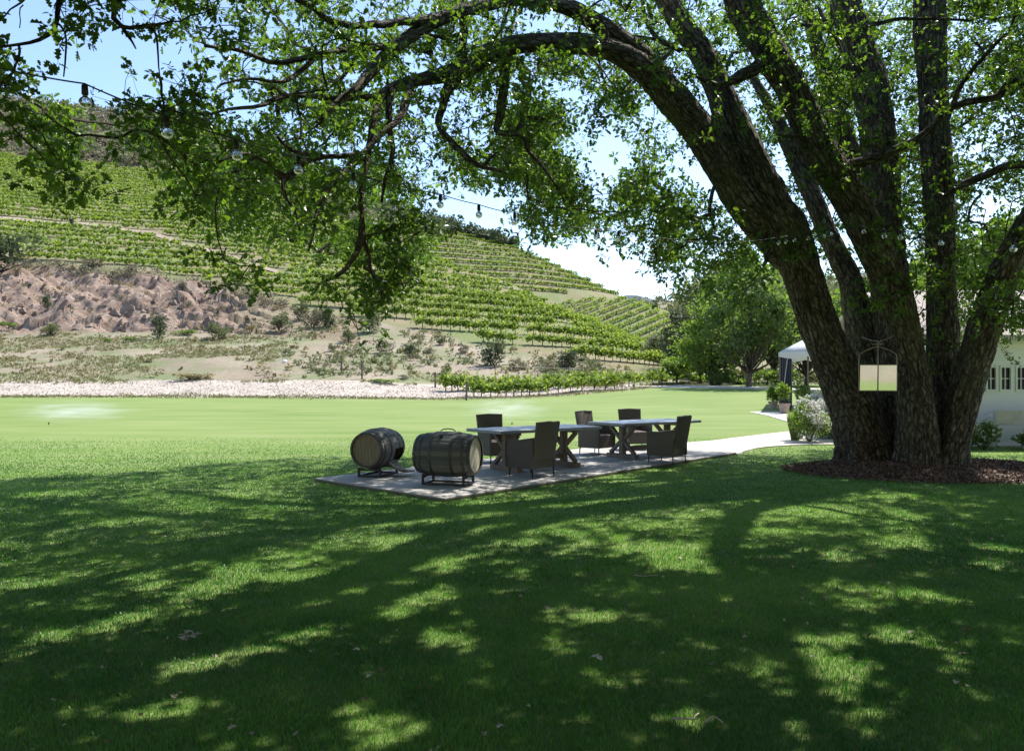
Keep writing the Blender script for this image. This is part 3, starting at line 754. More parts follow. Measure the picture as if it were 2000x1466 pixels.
# ------------------------------------------------------------ mulch bed
MC=(8.15,15.1); MRX,MRY=2.65,1.7
def mulch_h(x,y):
    r=np.sqrt(((x-MC[0])/MRX)**2+((y-MC[1])/MRY)**2)+.14*fb2(x,y,.8,3)
    return .13*np.clip((1-r)*2.2,0,1)+np.where(r<1,.02,-.06)
nn=90; gx=np.linspace(-1.15,1.15,nn); GX,GY=np.meshgrid(MC[0]+gx*MRX,MC[1]+gx*MRY,indexing='ij')
H_=mulch_h(GX,GY)+.02*fb2(GX,GY,.18,3); i=np.arange(nn-1)[:,None]*nn; j=np.arange(nn-1)[None]
mb=MB(); mb.add(np.stack([GX,GY,H_],-1).reshape(-1,3),np.stack([i+j,i+nn+j,i+nn+j+1,i+j+1],-1).reshape(-1,4))
tag(mb.build('mulch_bed',M['mulchbase'],smooth=True),kind='structure')
n=26000; a=rng.uniform(0,2*PI,n); r=np.sqrt(rng.random(n))*1.13; x=MC[0]+MRX*r*np.cos(a); y=MC[1]+MRY*r*np.sin(a)
P=np.stack([x,y,np.maximum(mulch_h(x,y),0)+.02],-1)
mb=MB(); place(CARD,P,rdir(n,.25,.4),rng.uniform(.02,.062,n),mb=mb,width=.6)
tag(mb.build('mulch_chips',M['chip']),'loose brown bark mulch and dry leaves round the foot of the oak','mulch',kind='stuff')

# ------------------------------------------------------------ furniture
M['wicker']=None
def wicker():
    m,t,out=new_mat('wicker_weave'); v=pos(t,'Object')
    w1=N(t,'ShaderNodeTexWave',wave_type='BANDS',bands_direction='Z'); w1.inputs['Scale'].default_value=16; w1.inputs['Distortion'].default_value=.8
    w1.inputs['Detail'].default_value=2; t.links.new(v,w1.inputs[0])
    w2=N(t,'ShaderNodeTexWave',wave_type='BANDS',bands_direction='DIAGONAL'); w2.inputs['Scale'].default_value=9; t.links.new(mapping(t,v,(7,7,0.3)),w2.inputs[0])
    h=math_(t,'MULTIPLY',w1.outputs['Fac'],w2.outputs['Fac']); n=noise(t,14,4,.6,v)
    c=mix(t,h,(.07,.062,.054),(.36,.32,.275)); c=mix(t,math_(t,'MULTIPLY',n,.4),c,(.21,.18,.15))
    bsdf(t,out,c,.7,.3,0,h,.8,.01); return m
M['wicker']=wicker()
M['metal']=simple('dark_steel',(.02,.02,.022),(.05,.048,.045),20,.5,.5,.3,.2,.002)
M['ctop']=simple('table_top_stone',(.20,.215,.24),(.29,.30,.325),7,.42,.5,0,.15,.003)
M['wood']=simple('table_wood',(.16,.115,.085),(.28,.215,.165),3,.7,.3,0,.5,.006,stretch=(12,12,1.2))
M['greywood']=simple('table_wood_grey',(.13,.11,.095),(.25,.215,.185),3,.75,.3,0,.5,.006,stretch=(12,12,1.2))
def make_chair():
    r=empty('wicker_chair')
    # seat box with woven apron; local -Y is the front, +Y the back
    mb=MB(); mb.box((0,0,.39),(.46,.50,.10)); mb.build('seat',M['wicker'],r,bevel=.015)
    mb=MB(); mb.box((0,-.255,.29),(.56,.03,.28)); mb.box((0,.262,.27),(.56,.03,.24)); mb.build('apron',M['wicker'],r,bevel=.008)
    # backrest: curved, flaring and leaning panel
    nx,nz_=9,12; xs=np.linspace(-1,1,nx); zs=np.linspace(0,1,nz_)
    def surf(off):
        X,Zz=np.meshgrid(xs,zs,indexing='ij'); wd=.265+.03*Zz
        return np.stack([X*wd,.245+.02+Zz*.11+.03*(1-X**2)+off,.30+Zz*.64+.012*(1-X**2)],-1).reshape(-1,3)
    i=np.arange(nx-1)[:,None]*nz_; j=np.arange(nz_-1)[None]; q=np.stack([i+j,i+nz_+j,i+nz_+j+1,i+j+1],-1).reshape(-1,4)
    mb=MB(); mb.add(surf(0),q); mb.add(surf(.035),q[:,::-1])
    A=nx*nz_; ring=[(k*nz_) for k in range(nx)]+[(nx-1)*nz_+k for k in range(1,nz_)]+[k*nz_+nz_-1 for k in range(nx-2,-1,-1)]+[k for k in range(nz_-2,0,-1)]
    mb.f.append(np.array([[ring[k],ring[(k+1)%len(ring)],ring[(k+1)%len(ring)]+A,ring[k]+A] for k in range(len(ring))]))
    mb.build('backrest',M['wicker'],r)
    mb=MB(); mb.tube([(-.30,.385,.945),(0,.42,.957),(.30,.385,.945)],.014,6); mb.build('back_rim',M['wicker'],r)
    for s in (-1,1):
        # armrest panel with scooped top edge
        ys=np.linspace(-.27,.30,10); top=.60+.055*np.clip((ys+.27)/.57,0,1)**2
        v=[]
        for xo in (.265,.305):
            for y_,t_ in zip(ys,top): v+=[(s*xo,y_,.15+.02*abs(y_)),(s*xo,y_,t_)]
        nA=20; f=[[2*k,2*k+2,2*k+3,2*k+1] for k in range(9)]+[[nA+2*k,nA+2*k+1,nA+2*k+3,nA+2*k+2] for k in range(9)]
        f+=[[2*k+1,2*k+3,nA+2*k+3,nA+2*k+1] for k in range(9)]+[[2*k,nA+2*k,nA+2*k+2,2*k+2] for k in range(9)]+[[0,1,nA+1,nA],[18,nA+18,nA+19,19]]
        mb=MB(); mb.add(v,f); mb.build('armrest',M['wicker'],r)
        mb=MB(); mb.tube([(s*.285,-.275,.16),(s*.287,-.285,.58),(s*.288,-.24,.615),(s*.288,.0,.625),(s*.288,.30,.67)],.022,7); mb.build('arm_rim',M['wicker'],r,smooth=True)
        for y_ in (-.25,.26):
            mb=MB(); mb.tube([(s*.265,y_,.30),(s*.275,y_*1.08,0)],[.016,.011],8); mb.build('leg',M['metal'],r,smooth=True)
    return r
chair0=make_chair(); first=True
def chair(x,y,fx,fy,label,h=PAT_H):
    global first
    o=chair0 if first else copy_tree(chair0); first=False
    o.location=(x,y,h); o.rotation_euler=(0,0,math.atan2(fy,fx)+PI/2)
    tag(o,label,'chair','brown wicker armchairs at the dining tables'); return o
chair(-.30,16.25,.45,-.89,'wicker chair behind the far side of the left table, its back above the tabletop',h=PAT_H)
chair(.34,13.95,-.72,.70,'wicker armchair nearest the camera, front side of left table, right of the two barrels')
chair(1.92,18.0,.72,-.70,'wicker chair between the two tables, at the left end of the right table')
chair(2.98,19.2,.25,-.97,'wicker chair farthest back, behind the middle of the right table',h=PAT_H)
chair(3.14,16.15,-.78,.62,'wicker armchair on the near right side of the right table, beside the lawn')
def make_table(wood, wm):
    r=empty('dining_table')
    L_,Wd=2.45,1.08
    mb=MB(); mb.box((0,0,.745),(L_,Wd,.055)); mb.build('tabletop',M['ctop'],r,bevel=.008)
    mb=MB(); mb.box((0,0,.70),(L_-.75,.09,.035)); mb.build('rail',wm,r,bevel=.004)
    for s in (-1,1):
        x=s*.70; 
        tr=MB(); tr.box((x,0,.045),(.13,.86,.09)); tr.box((x,0,.69),(.11,.80,.055))
        tr.box((x,0,.375),(.115,.115,.572))
        for q in (-1,1):
            tr.beam((x,q*.36,.665),(x,q*.045,.40),.075,.07); tr.beam((x,q*.36,.10),(x,q*.045,.36),.075,.07)
        tr.build('trestle',wm,r,bevel=.006)
    mb=MB(); mb.box((0,0,.20),(1.27,.06,.10)); mb.build('stretcher',wm,r,bevel=.004)
    return r
t1=make_table('brown',M['wood']); t1.location=(.45,15.15,PAT_H); t1.rotation_euler=(0,0,math.atan2(.60,.80))
tag(t1,'left dining table with grey stone top on brown wooden trestles, behind the nearest chair','table','trestle dining tables on the patio')
t2=make_table('grey',M['greywood']); t2.location=(2.93,17.5,PAT_H); t2.rotation_euler=(0,0,math.atan2(.60,.80))
tag(t2,'right dining table with grey stone top on grey weathered trestles, farther from the barrels','table','trestle dining tables on the patio')

# ------------------------------------------------------------ barrels
def stave_mat(name,c0,c1,c2):
    m,t,out=new_mat(name); v=pos(t,'Object')
    n=noise(t,1,5,.65,mapping(t,v,(3,26,26))); st=attr(t,'rnd')
    c=ramp(t,[(0,c0),(.5,c1),(1,c2)],st); c=mix(t,math_(t,'MULTIPLY',n,.6),c,tuple(x*.55 for x in c0))
    bsdf(t,out,c,.75,.25,0,n,.5,.006); return m
M['stave']=stave_mat('grey_staves',(.125,.12,.115),(.19,.18,.168),(.28,.26,.235))
M['stave2']=stave_mat('mossy_staves',(.085,.098,.098),(.13,.130,.120),(.19,.185,.165))
M['head']=simple('barrel_head_wood',(.20,.165,.12),(.30,.255,.19),3,.75,.2,0,.4,.004,stretch=(1,14,1.5))
M['sunlit_head']=simple('sunlit_head_wood',(.42,.38,.29),(.56,.52,.41),3,.75,.2,0,.4,.004,stretch=(1,14,1.5))  # sunlight on the right barrel's end, put into a paler wood colour
M['hoop']=simple('hoop_iron',(.055,.055,.06),(.11,.105,.10),14,.55,.5,.6,.3,.002)
M['inside']=simple('charred_wood',(.02,.013,.01),(.05,.035,.025),5,.9,.1)
def barrel(name,L_,rh,rb,sm,hm,opening=None):
    """axis along local X"""
    r=empty(name); NS=30; K=3; seg=NS*K; nt_=25
    t=np.linspace(-1,1,nt_); rad=rb-(rb-rh)*t**2
    a=np.arange(seg)/seg*2*PI
    def ring(ro, groove=True):
        rr=rad[:,None]+ro-(groove*.0035)*((np.arange(seg)%K)==0)[None]
        return np.stack([np.repeat((t*L_/2)[:,None],seg,1), rr*np.cos(a)[None], rr*np.sin(a)[None]],-1)
    rv=rng.random(NS); i=np.arange(nt_-1)[:,None]; j=np.arange(seg)[None]
    keep=np.ones((nt_-1,seg),bool)
    if opening is not None:
        t0,t1,a0,a1=opening
        aj=((np.arange(seg)//K)*K+K/2)/seg*2*PI
        ina=(aj>a0)&(aj<a1); tm=(t[:-1]+t[1:])/2
        keep=~(((tm>t0)&(tm<t1))[:,None]&ina[None])
    def faces(flip,kp):
        ii,jj=np.nonzero(kp); q=np.stack([ii*seg+jj,ii*seg+(jj+1)%seg,(ii+1)*seg+(jj+1)%seg,(ii+1)*seg+jj],-1)
        return q[:,::-1] if flip else q
    # body: every stave keeps its own tone (split vertices per stave)
    mb=MB(); O=ring(0).reshape(-1,3)
    q=faces(True,keep); sid=(np.nonzero(keep)[1]//K)
    V=O[q.ravel()]; mb.add(V,np.arange(len(V)).reshape(-1,4),rnd=np.repeat(rv[sid],4))
    mb.build('staves',sm,r)
    mb=MB(); I=ring(-.027,False).reshape(-1,3); mb.add(I,faces(False,keep)); 
    if opening is not None:
        # cut edges
        base=0; O2=ring(0).reshape(-1,3); mb.add(O2)
        n0=len(I); ed=[]
        for ii in range(nt_-1):
            for jj in range(seg):
                if keep[ii,jj]: continue
                for (ni,nj,va,vb) in ((ii-1,jj,(ii,jj),(ii,jj+1)),(ii+1,jj,(ii+1,jj),(ii+1,jj+1)),(ii,jj-1,(ii,jj),(ii+1,jj)),(ii,jj+1,(ii,jj+1),(ii+1,jj+1))):
                    nj%=seg
                    if 0<=ni<nt_-1 and keep[ni,nj]:
                        A_=va[0]*seg+va[1]%seg; B_=vb[0]*seg+vb[1]%seg; ed.append([A_,B_,B_+n0,A_+n0])
        mb.f.append(np.array(ed))
    mb.build('lining',M['inside'],r)
    # chime rims
    for s in (-1,1):
        mb=MB(); b=[]
        for rr in (rh,rh-.027):
            b.append(np.stack([np.full(seg,s*L_/2),rr*np.cos(a),rr*np.sin(a)],-1))
        j1=np.arange(seg); q=np.stack([j1,(j1+1)%seg,(j1+1)%seg+seg,j1+seg],-1)
        mb.add(np.concatenate(b),q); mb.build('chime',sm,r)
        xh=s*(L_/2-.032); rr=rh-.02
        mb=MB(); nst=9
        for k in range(nst):
            y0,y1=-rr+2*rr*k/nst+.0015,-rr+2*rr*(k+1)/nst-.0015
            ys=np.linspace(y0,y1,4); zt_=np.sqrt(np.maximum(rr**2-ys**2,0))
            pts=[(xh,y,-z) for y,z in zip(ys,zt_)]+[(xh,y,z) for y,z in zip(ys[::-1],zt_[::-1])]
            n_=len(pts); back=[(xh-s*.02,y,z) for _,y,z in pts]
            mb.add(pts+back,[list(range(n_))],[[k2,(k2+1)%n_,(k2+1)%n_+n_,k2+n_] for k2 in range(n_)])
        mb.build('head',hm if s>0 else M['head'],r)
    # hoops: one at each chime, one beside it, one at each quarter
    for tc,w in ((.955,.045),(.76,.038),(.36,.038)):
        for s in (-1,1):
            mb=MB(); prof=[]
            for dt,ro in ((-1,.0),(-1,.006),(1,.006),(1,.0)):
                tt=s*tc+dt*w/L_; rr=rb-(rb-rh)*tt**2+ro; prof.append(np.stack([np.full(seg,tt*L_/2),rr*np.cos(a),rr*np.sin(a)],-1))
            kp=np.ones(seg,bool)
            if opening is not None and t0<s*tc<t1: kp=~ina
            j1=np.nonzero(kp)[0]
            q=np.concatenate([np.stack([k*seg+j1,k*seg+(j1+1)%seg,(k+1)*seg+(j1+1)%seg,(k+1)*seg+j1],-1) for k in range(3)])
            mb.add(np.concatenate(prof),q[:,::-1]); mb.build('hoop',M['hoop'],r)
    return r
def rack(L_,rh,hgt,zc,parent_label):
    """steel barrel rack, axis X, top cradles at both ends"""
    r=empty('barrel_rack'); w=.40
    for s in (-1,1):
        mb=MB(); x=s*L_*.36
        for q in (-1,1):
            mb.box((x,q*w/2,hgt/2),(.035,.035,hgt)); mb.beam((x,q*w/2,hgt-.01),(x,q*.10,zc-rh-.055),.03)
        mb.box((x,0,hgt-.035),(.030,w-.037,.03)); mb.box((x,0,.018),(.030,w-.037,.03))
        mb.build('frame_end',M['metal'],r)
    for q in (-1,1):
        mb=MB(); mb.box((0,q*w/2,.018),(L_*.72-.037,.03,.03)); mb.build('rail',M['metal'],r)
    return r
# barrel 1: head towards camera, opening on the right
B1=barrel('wine_barrel',.92,.295,.355,M['stave'],M['head'],opening=(-.10,.72,1.03*PI,1.44*PI))
ax=np.array([.50,.866]); B1.location=(-2.36,14.05,.535); B1.rotation_euler=(0,0,math.atan2(.955,.30))
tag(B1,'grey wine barrel with a hole cut in its side, left of the other barrel','barrel','old wine barrels on the patio')
r1=rack(.92,.295,.16,.475,''); r1.location=(-2.36,14.05,PAT_H); r1.rotation_euler=B1.rotation_euler
tag(r1,'low black steel rack carrying the left barrel with the cut hole','rack','barrel racks')
B2=barrel('wine_barrel',.98,.305,.365,M['stave2'],M['sunlit_head'])
B2.location=(-1.03,12.85,.54); B2.rotation_euler=(0,0,math.atan2(-.33,.945))
tag(B2,'dark mossy wine barrel with sunlit right end, at the front corner of the patio','barrel','old wine barrels on the patio')
mb=MB(); mb.lathe([(0,0),(.028,0),(.026,.012),(0,.014)],12); 
o=mb.build('bung',M['inside'],B2); o.location=(-.02,-.22,.292); o.rotation_euler=(R(37),0,0)
mb=MB(); mb.tube([(-.13,0,.372),(-.09,0,.40),(0,0,.41),(.09,0,.40),(.13,0,.372)],.009,6); mb.build('handle',M['hoop'],B2)
r2=rack(.98,.305,.17,.48,''); r2.location=(-1.03,12.85,PAT_H); r2.rotation_euler=B2.rotation_euler
tag(r2,'low black steel rack carrying the right barrel with the sunlit end','rack','barrel racks')
# the cut-out piece leaning as a ramp from the opening
mb=MB(); ns=7; nl=8
for k in range(ns):
    a0=-.75+1.5*k/ns+.01; a1=-.75+1.5*(k+1)/ns-.01; v=[]
    for tt in np.linspace(-1,1,nl):
        for ro in (.33,.305):
            for a_ in (a0,a1): 
                v.append((math.sin(a_)*(ro-.02*tt*tt), tt*.19, -math.cos(a_)*(ro-.02*tt*tt)+.33))
    f=[]
    for m_ in range(nl-1):
        b=4*m_; f+=[[b,b+1,b+5,b+4],[b+3,b+2,b+6,b+7],[b,b+4,b+6,b+2],[b+1,b+3,b+7,b+5]]
    f+=[[0,2,3,1],[4*nl-4,4*nl-3,4*nl-1,4*nl-2]]
    mb.add(v,f,rnd=np.full(4*nl,random.random()))
rp=mb.build('stave_panel',M['stave']); rp.location=(-1.99,13.94,.155); rp.rotation_euler=(R(-8),R(26),R(-22))
tag(rp,'curved piece of barrel staves leaning as a little ramp between the two barrels','barrel staves')
# ------------------------------------------------------------ the big oak
def cr(pts, step=.05, jag=0.0):
    """catmull-rom through (px,py,Z,rpx) -> world points + radii"""
    P=np.array([[*W(a,b,z),r*z/F] for a,b,z,r in pts]); 
    return crw(P,step,jag)
def crw(P, step=.05, jag=0.0):
    P=np.asarray(P,float); Q=np.vstack([2*P[0]-P[1],P,2*P[-1]-P[-2]]); out=[]
    for i in range(1,len(Q)-2):
        n=max(2,int(np.linalg.norm(Q[i+1,:3]-Q[i,:3])/step)); t=np.linspace(0,1,n,endpoint=False)[:,None]
        a,b,c,d=Q[i-1],Q[i],Q[i+1],Q[i+2]
        out.append(.5*((2*b)+(-a+c)*t+(2*a-5*b+4*c-d)*t**2+(-a+3*b-3*c+d)*t**3))
    out=np.vstack(out+[P[-1:]])
    out[:,3]=np.maximum(out[:,3],.004)
    if jag: 
        off=np.stack([fbm(out[:,:3]*3+k*31.7,3) for k in range(3)],-1)
        env=np.sin(np.linspace(0,PI,len(out)))[:,None]**.5
        out[:,:3]+=off*jag*env
    return out[:,:3],out[:,3]
def barkdisp(B, r):
    p=B*np.array([9,9,2.2]); n=fbm(p,4,.6); rid=np.abs(n)
    big=fbm(B*np.array([2.2,2.2,.9])+5,3)
    k=np.clip(r/.12,0,1)
    return (big*.10-(.18-rid)*.22*k)+ .015*fbm(B*np.array([40,40,14]),2)*k
OAKROOT=empty('oak_tree',(8.0,15.4,0))
tag(OAKROOT,'giant old oak with many leaning trunks, spreading its canopy over the whole lawn','tree')
INV=Vector((-8.0,-15.4,0))
skel=[]      # limb sample points for foliage attachment
def stem(name, pts, seg=44, step=.05, jag=0.0, parent=OAKROOT, off=0):
    P,r=cr(pts,step,jag); r=r*(.88 if pts[0][1]>900 or seg>40 else .95); skel.append(np.hstack([P[::3],r[::3,None]]))
    fl=pts[0][1]>900
    def dd(B,rr):
        k=barkdisp(B,rr)
        if fl: k=k+.26*np.exp(-(B[...,2]-off*3.1)/.38)*np.cos(5*np.arctan2(B[...,1],B[...,0])+off*1.7)
        return k
    mb=MB(); mb.tube(P-np.array([8.0,15.4,0]),r,seg,bc=True,disp=dd,off=off*3.1)
    return mb.build(name,M['bark'],parent,smooth=True)
# px,py,depth,radius px   (base rows lie just below the ground)
stem('trunk',[(1694,925,16.0,84),(1690,880,16.0,63),(1672,800,15.9,54),(1645,740,15.8,47),(1606,650,15.6,42),(1577,565,15.4,41),(1556,500,15.2,44),(1530,445,15.0,50),(1505,400,14.9,43),(1462,310,14.8,40),(1430,240,14.7,36),(1402,170,14.7,30),(1368,100,14.6,27),(1325,40,14.5,25),(1280,-40,14.4,23),(1210,-160,14.2,18)],60,off=1)
stem('trunk',[(1540,500,15.3,38),(1505,455,15.1,40),(1450,395,14.7,36),(1398,310,14.4,33),(1360,250,14.2,36),(1310,190,13.9,35),(1262,140,13.5,30),(1200,100,13.1,25),(1140,86,12.7,23),(1075,84,12.3,22),(1015,86,12.0,21),(960,102,11.7,22),(915,130,11.4,21),(860,148,11.1,17),(800,160,10.8,13),(755,178,10.5,11),(735,205,10.3,10)],48,off=2)
stem('limb',[(1330,205,14.0,26),(1265,120,13.6,22),(1210,76,13.2,21),(1160,42,12.9,19),(1110,14,12.5,17),(1050,0,12.2,15),(990,0,11.9,14),(930,14,11.5,14),(870,32,11.2,14),(815,62,10.9,14),(765,98,10.6,14),(725,140,10.3,12),(695,175,10.0,10),(660,200,9.8,8),(620,240,9.6,6)],32,off=3)
stem('trunk',[(1795,935,15.1,66),(1793,890,15.1,50),(1790,820,15.0,42),(1785,750,14.95,38),(1776,690,14.9,33),(1762,620,14.8,35),(1740,555,14.7,38),(1709,490,14.6,38),(1682,430,14.5,37),(1650,370,14.4,37),(1612,312,14.3,37),(1578,250,14.2,34),(1548,175,14.1,33),(1510,112,14.0,33),(1475,55,14.0,34),(1448,0,13.9,36),(1415,-90,13.9,30),(1390,-200,13.8,24)],60,off=4)
stem('trunk',[(1715,925,16.6,66),(1715,860,16.7,54),(1708,760,16.7,48),(1696,690,16.7,42),(1674,610,16.7,30),(1657,540,16.8,24),(1616,455,16.9,21),(1590,390,17.0,20),(1562,330,17.2,19),(1535,270,17.3,16),(1505,210,17.5,12),(1470,150,17.7,8)],40,off=5)
stem('trunk',[(1752,925,16.2,60),(1752,800,16.2,48),(1748,680,16.3,44),(1742,590,16.3,42),(1732,500,16.3,40),(1722,410,16.3,38),(1719,320,16.3,38),(1712,240,16.2,37),(1697,160,16.2,38),(1672,80,16.1,34),(1650,0,16.0,32),(1625,-100,16.0,28),(1590,-220,15.9,22)],48,off=6)
stem('trunk',[(1700,500,17.6,18),(1682,360,17.8,18),(1660,290,17.9,17),(1638,230,18.0,17),(1610,140,18.1,15),(1588,60,18.1,14),(1560,-40,18.2,12)],28,off=7)
stem('trunk',[(1850,930,15.7,50),(1848,880,15.7,42),(1846,780,15.7,36),(1842,660,15.7,33),(1839,560,15.7,30),(1836,460,15.7,30),(1832,360,15.7,31),(1826,260,15.7,30),(1821,150,15.7,30),(1817,50,15.7,33),(1815,-60,15.7,30),(1812,-220,15.6,24)],48,off=8)
stem('trunk',[(1862,940,14.9,52),(1862,905,14.9,38),(1868,850,14.9,33),(1885,770,14.85,34),(1905,700,14.8,34),(1925,630,14.7,33),(1948,570,14.6,32),(1975,500,14.5,30),(2015,430,14.4,29),(2065,350,14.3,28),(2130,270,14.2,26),(2230,180,14,20)],44,off=9)
# knot hole on the leaning stem
kp=W(1399,322,14.25); mb=MB()
kk=kp-np.array([8.0,15.4,0]); 
mb.lathe([(.0,-.02),(.045,-.015),(.055,.02),(.085,.035),(.10,.0),(.11,-.04)],18)
o=mb.build('knot_hole',M['bark'],OAKROOT,smooth=True); o.location=Vector(kk)+Vector((0,-.16,0)); o.rotation_euler=(R(90),0,R(-12))
# branches: (px,py,Z,r)
br=[
 [(908,-10,11.6,6),(905,40,11.5,8),(903,90,11.4,8),(898,130,11.3,10)],
 [(893,150,11.2,15),(876,171,11.1,11),(862,210,11.0,8),(855,241,10.9,7),(880,272,10.7,6.5),(908,304,10.5,6.5),(943,326,10.4,5),(988,337,10.2,2.5)],
 [(943,326,10.4,4),(957,308,10.4,3),(972,297,10.3,2)],
 [(985,108,12.0,11),(986,155,11.9,10),(978,225,11.8,9),(974,256,11.7,6),(1020,266,11.6,6),(1034,297,11.5,5),(1065,332,11.4,3),(1090,370,11.3,2)],
 [(740,200,10.3,9),(731,235,10.1,8),(728,262,10.0,7),(716,315,9.8,6),(706,385,9.6,5.5),(704,425,9.5,5),(707,462,9.4,8),(688,505,9.3,5),(662,534,9.2,4),(620,556,9.1,2)],
 [(707,462,9.4,6),(722,492,9.4,4),(730,536,9.3,3.5),(748,581,9.3,3)], [(748,581,9.3,3),(770,560,9.3,2),(795,552,9.3,1.2)],
 [(800,162,10.8,9),(789,217,10.3,8),(754,255,10.0,6),(705,301,9.7,5),(663,343,9.4,4.5),(631,395,9.1,4),(615,441,8.9,3),(603,490,8.8,2)],
 [(740,190,10.4,8),(690,192,10.1,6),(640,192,9.8,5),(595,189,9.5,5),(535,192,9.1,4.5),(507,210,8.9,4),(448,213,8.6,3),(400,225,8.3,2)],
 [(715,315,9.8,5),(690,302,9.6,5),(630,308,9.3,5),(567,290,8.9,4),(542,266,8.7,3)],
 [(630,308,9.3,5),(590,318,9.1,6),(555,345,8.9,8),(520,318,8.7,5),(480,303,8.5,3.5),(455,305,8.3,3),(420,320,8.1,2)],
 [(555,345,8.9,6),(556,372,8.8,4),(575,410,8.8,3),(585,450,8.7,2)],
 [(765,175,10.5,8),(758,240,10.3,6),(766,300,10.1,5),(750,345,10.0,4),(745,395,9.9,2.5)],
 [(870,34,11.2,9),(800,42,10.7,8),(730,50,10.3,7),(660,48,9.8,6),(600,12,9.3,6),(540,-30,8.8,6),(420,-80,8,6),(300,-60,7.4,6),(225,10,7.0,5.5),(238,50,6.9,4.5),(290,52,6.8,3.5),(335,42,6.7,2)],
 [(238,50,6.9,4),(250,72,6.9,3),(265,95,6.8,1.5)],
 [(290,52,6.8,3),(305,70,6.8,2.5),(310,110,6.8,1.8),(312,150,6.8,1)],
 [(300,-60,7.4,6),(190,-70,7.0,6),(125,-25,6.6,6),(115,5,6.5,5),(108,42,6.4,4.5),(91,68,6.3,4),(35,87,6.1,3),(-30,95,6,2)],
 [(108,42,6.4,3),(122,60,6.4,2),(126,100,6.4,2),(124,150,6.4,1.2)],
 [(75,-20,6.2,2.2),(45,10,6.2,2),(20,25,6.2,1.6),(-5,45,6.2,1.2)],[(45,10,6.2,1.4),(38,30,6.2,1.1),(38,55,6.2,.8)],
 [(775,90,10.6,8),(700,95,10.1,7),(620,110,9.6,6),(540,120,9.1,5),(470,100,8.7,4),(400,90,8.2,3)],
 [(620,110,9.6,5),(560,160,9.2,4),(500,150,8.8,3),(430,165,8.4,2)],
 [(1652,325,14.4,11),(1700,312,14.0,10),(1740,296,13.7,9),(1808,260,13.4,8),(1850,215,13.2,7.5),(1888,200,13.0,7),(1952,188,12.7,7),(1972,160,12.6,6),(2030,168,12.3,5)],
 [(1858,212,13.2,5),(1880,162,13.1,4.5),(1924,108,12.9,4),(1960,70,12.8,3)],
 [(1852,380,15.4,7),(1880,360,15.0,8),(1920,345,14.7,8),(1960,326,14.4,8),(2010,318,14,8),(2080,300,13.6,7)],
 [(1560,48,14.0,3),(1600,54,13.7,4),(1640,64,13.5,4),(1690,52,13.3,4.5),(1750,38,13.0,3.5),(1820,36,12.8,3),(1900,40,12.6,2)],
 [(1505,112,14.0,13),(1480,130,13.9,13),(1445,148,13.8,12),(1400,165,13.7,5),(1360,150,13.5,3)],
 [(1330,100,14.4,5),(1290,80,14.3,5),(1265,50,14.2,4),(1255,10,14.1,3),(1250,-30,14,3)], [(1290,80,14.3,3),(1250,72,14.2,2.5),(1205,72,14.2,1.5)],
 [(1395,445,15.2,3),(1385,400,15.6,4),(1400,360,15.8,4),(1440,350,15.2,6)],
 [(1520,470,15.0,6),(1500,500,15.0,5),(1490,520,15.0,3)],
 [(1700,480,14.6,4),(1722,455,14.3,4),(1745,430,14.1,3),(1765,400,14,1.5)],
 [(1600,300,14.2,5),(1560,270,14.0,4),(1520,262,13.8,3)],
 [(1600,15,15,4),(1612,45,14.9,4),(1635,80,14.8,4),(1648,110,14.8,2)],
 [(1215,210,15.5,2),(1240,160,15.8,3),(1290,120,15.8,4),(1340,60,15.5,6)],
 [(1170,120,12.9,4),(1185,70,12.8,3),(1170,30,12.7,3)],
 [(700,-60,10,9),(640,-150,8.6,10),(500,-260,7.2,9),(300,-400,6,8),(100,-500,5,6)],
 [(1280,-40,14.4,20),(1150,-250,12,18),(1000,-500,10,15),(800,-900,8,12),(600,-1500,6.2,9)],
 [(1415,-90,13.9,24),(1420,-350,12,22),(1400,-800,9.5,18),(1300,-1600,7,14),(1100,-3200,4.6,10)],
 [(1625,-100,16,22),(1600,-400,15,20),(1560,-700,12.5,17),(1600,-1300,9.5,14),(1900,-2200,7,9)],
 [(1815,-200,15.6,22),(1900,-500,14,20),(2100,-900,11.5,16),(2400,-1500,9,12)],
 [(1590,-220,15.9,20),(1500,-400,17.5,16),(1350,-500,19,13),(1200,-450,20.5,9)],
 [(1812,-220,15.6,18),(1880,-300,17.5,15),(1900,-300,19.5,10)],
 [(2230,180,14,18),(2500,0,12.5,14),(2900,-250,11,9)],
 [(1210,-160,14.2,16),(1050,-220,15.5,13),(850,-200,17,10),(700,-120,18,7)],
]
mb=MB()
for b in br:
    P,r=cr(b,.09,.05); skel.append(np.hstack([P[::2],r[::2,None]]))
    mb.tube(P-np.array([8.0,15.4,0]),r,12,bc=True,disp=lambda B,rr:.12*fbm(B*np.array([14,14,5]),3))
mb.build('branches',M['bark'],OAKROOT,smooth=True)
SK=np.vstack(skel)
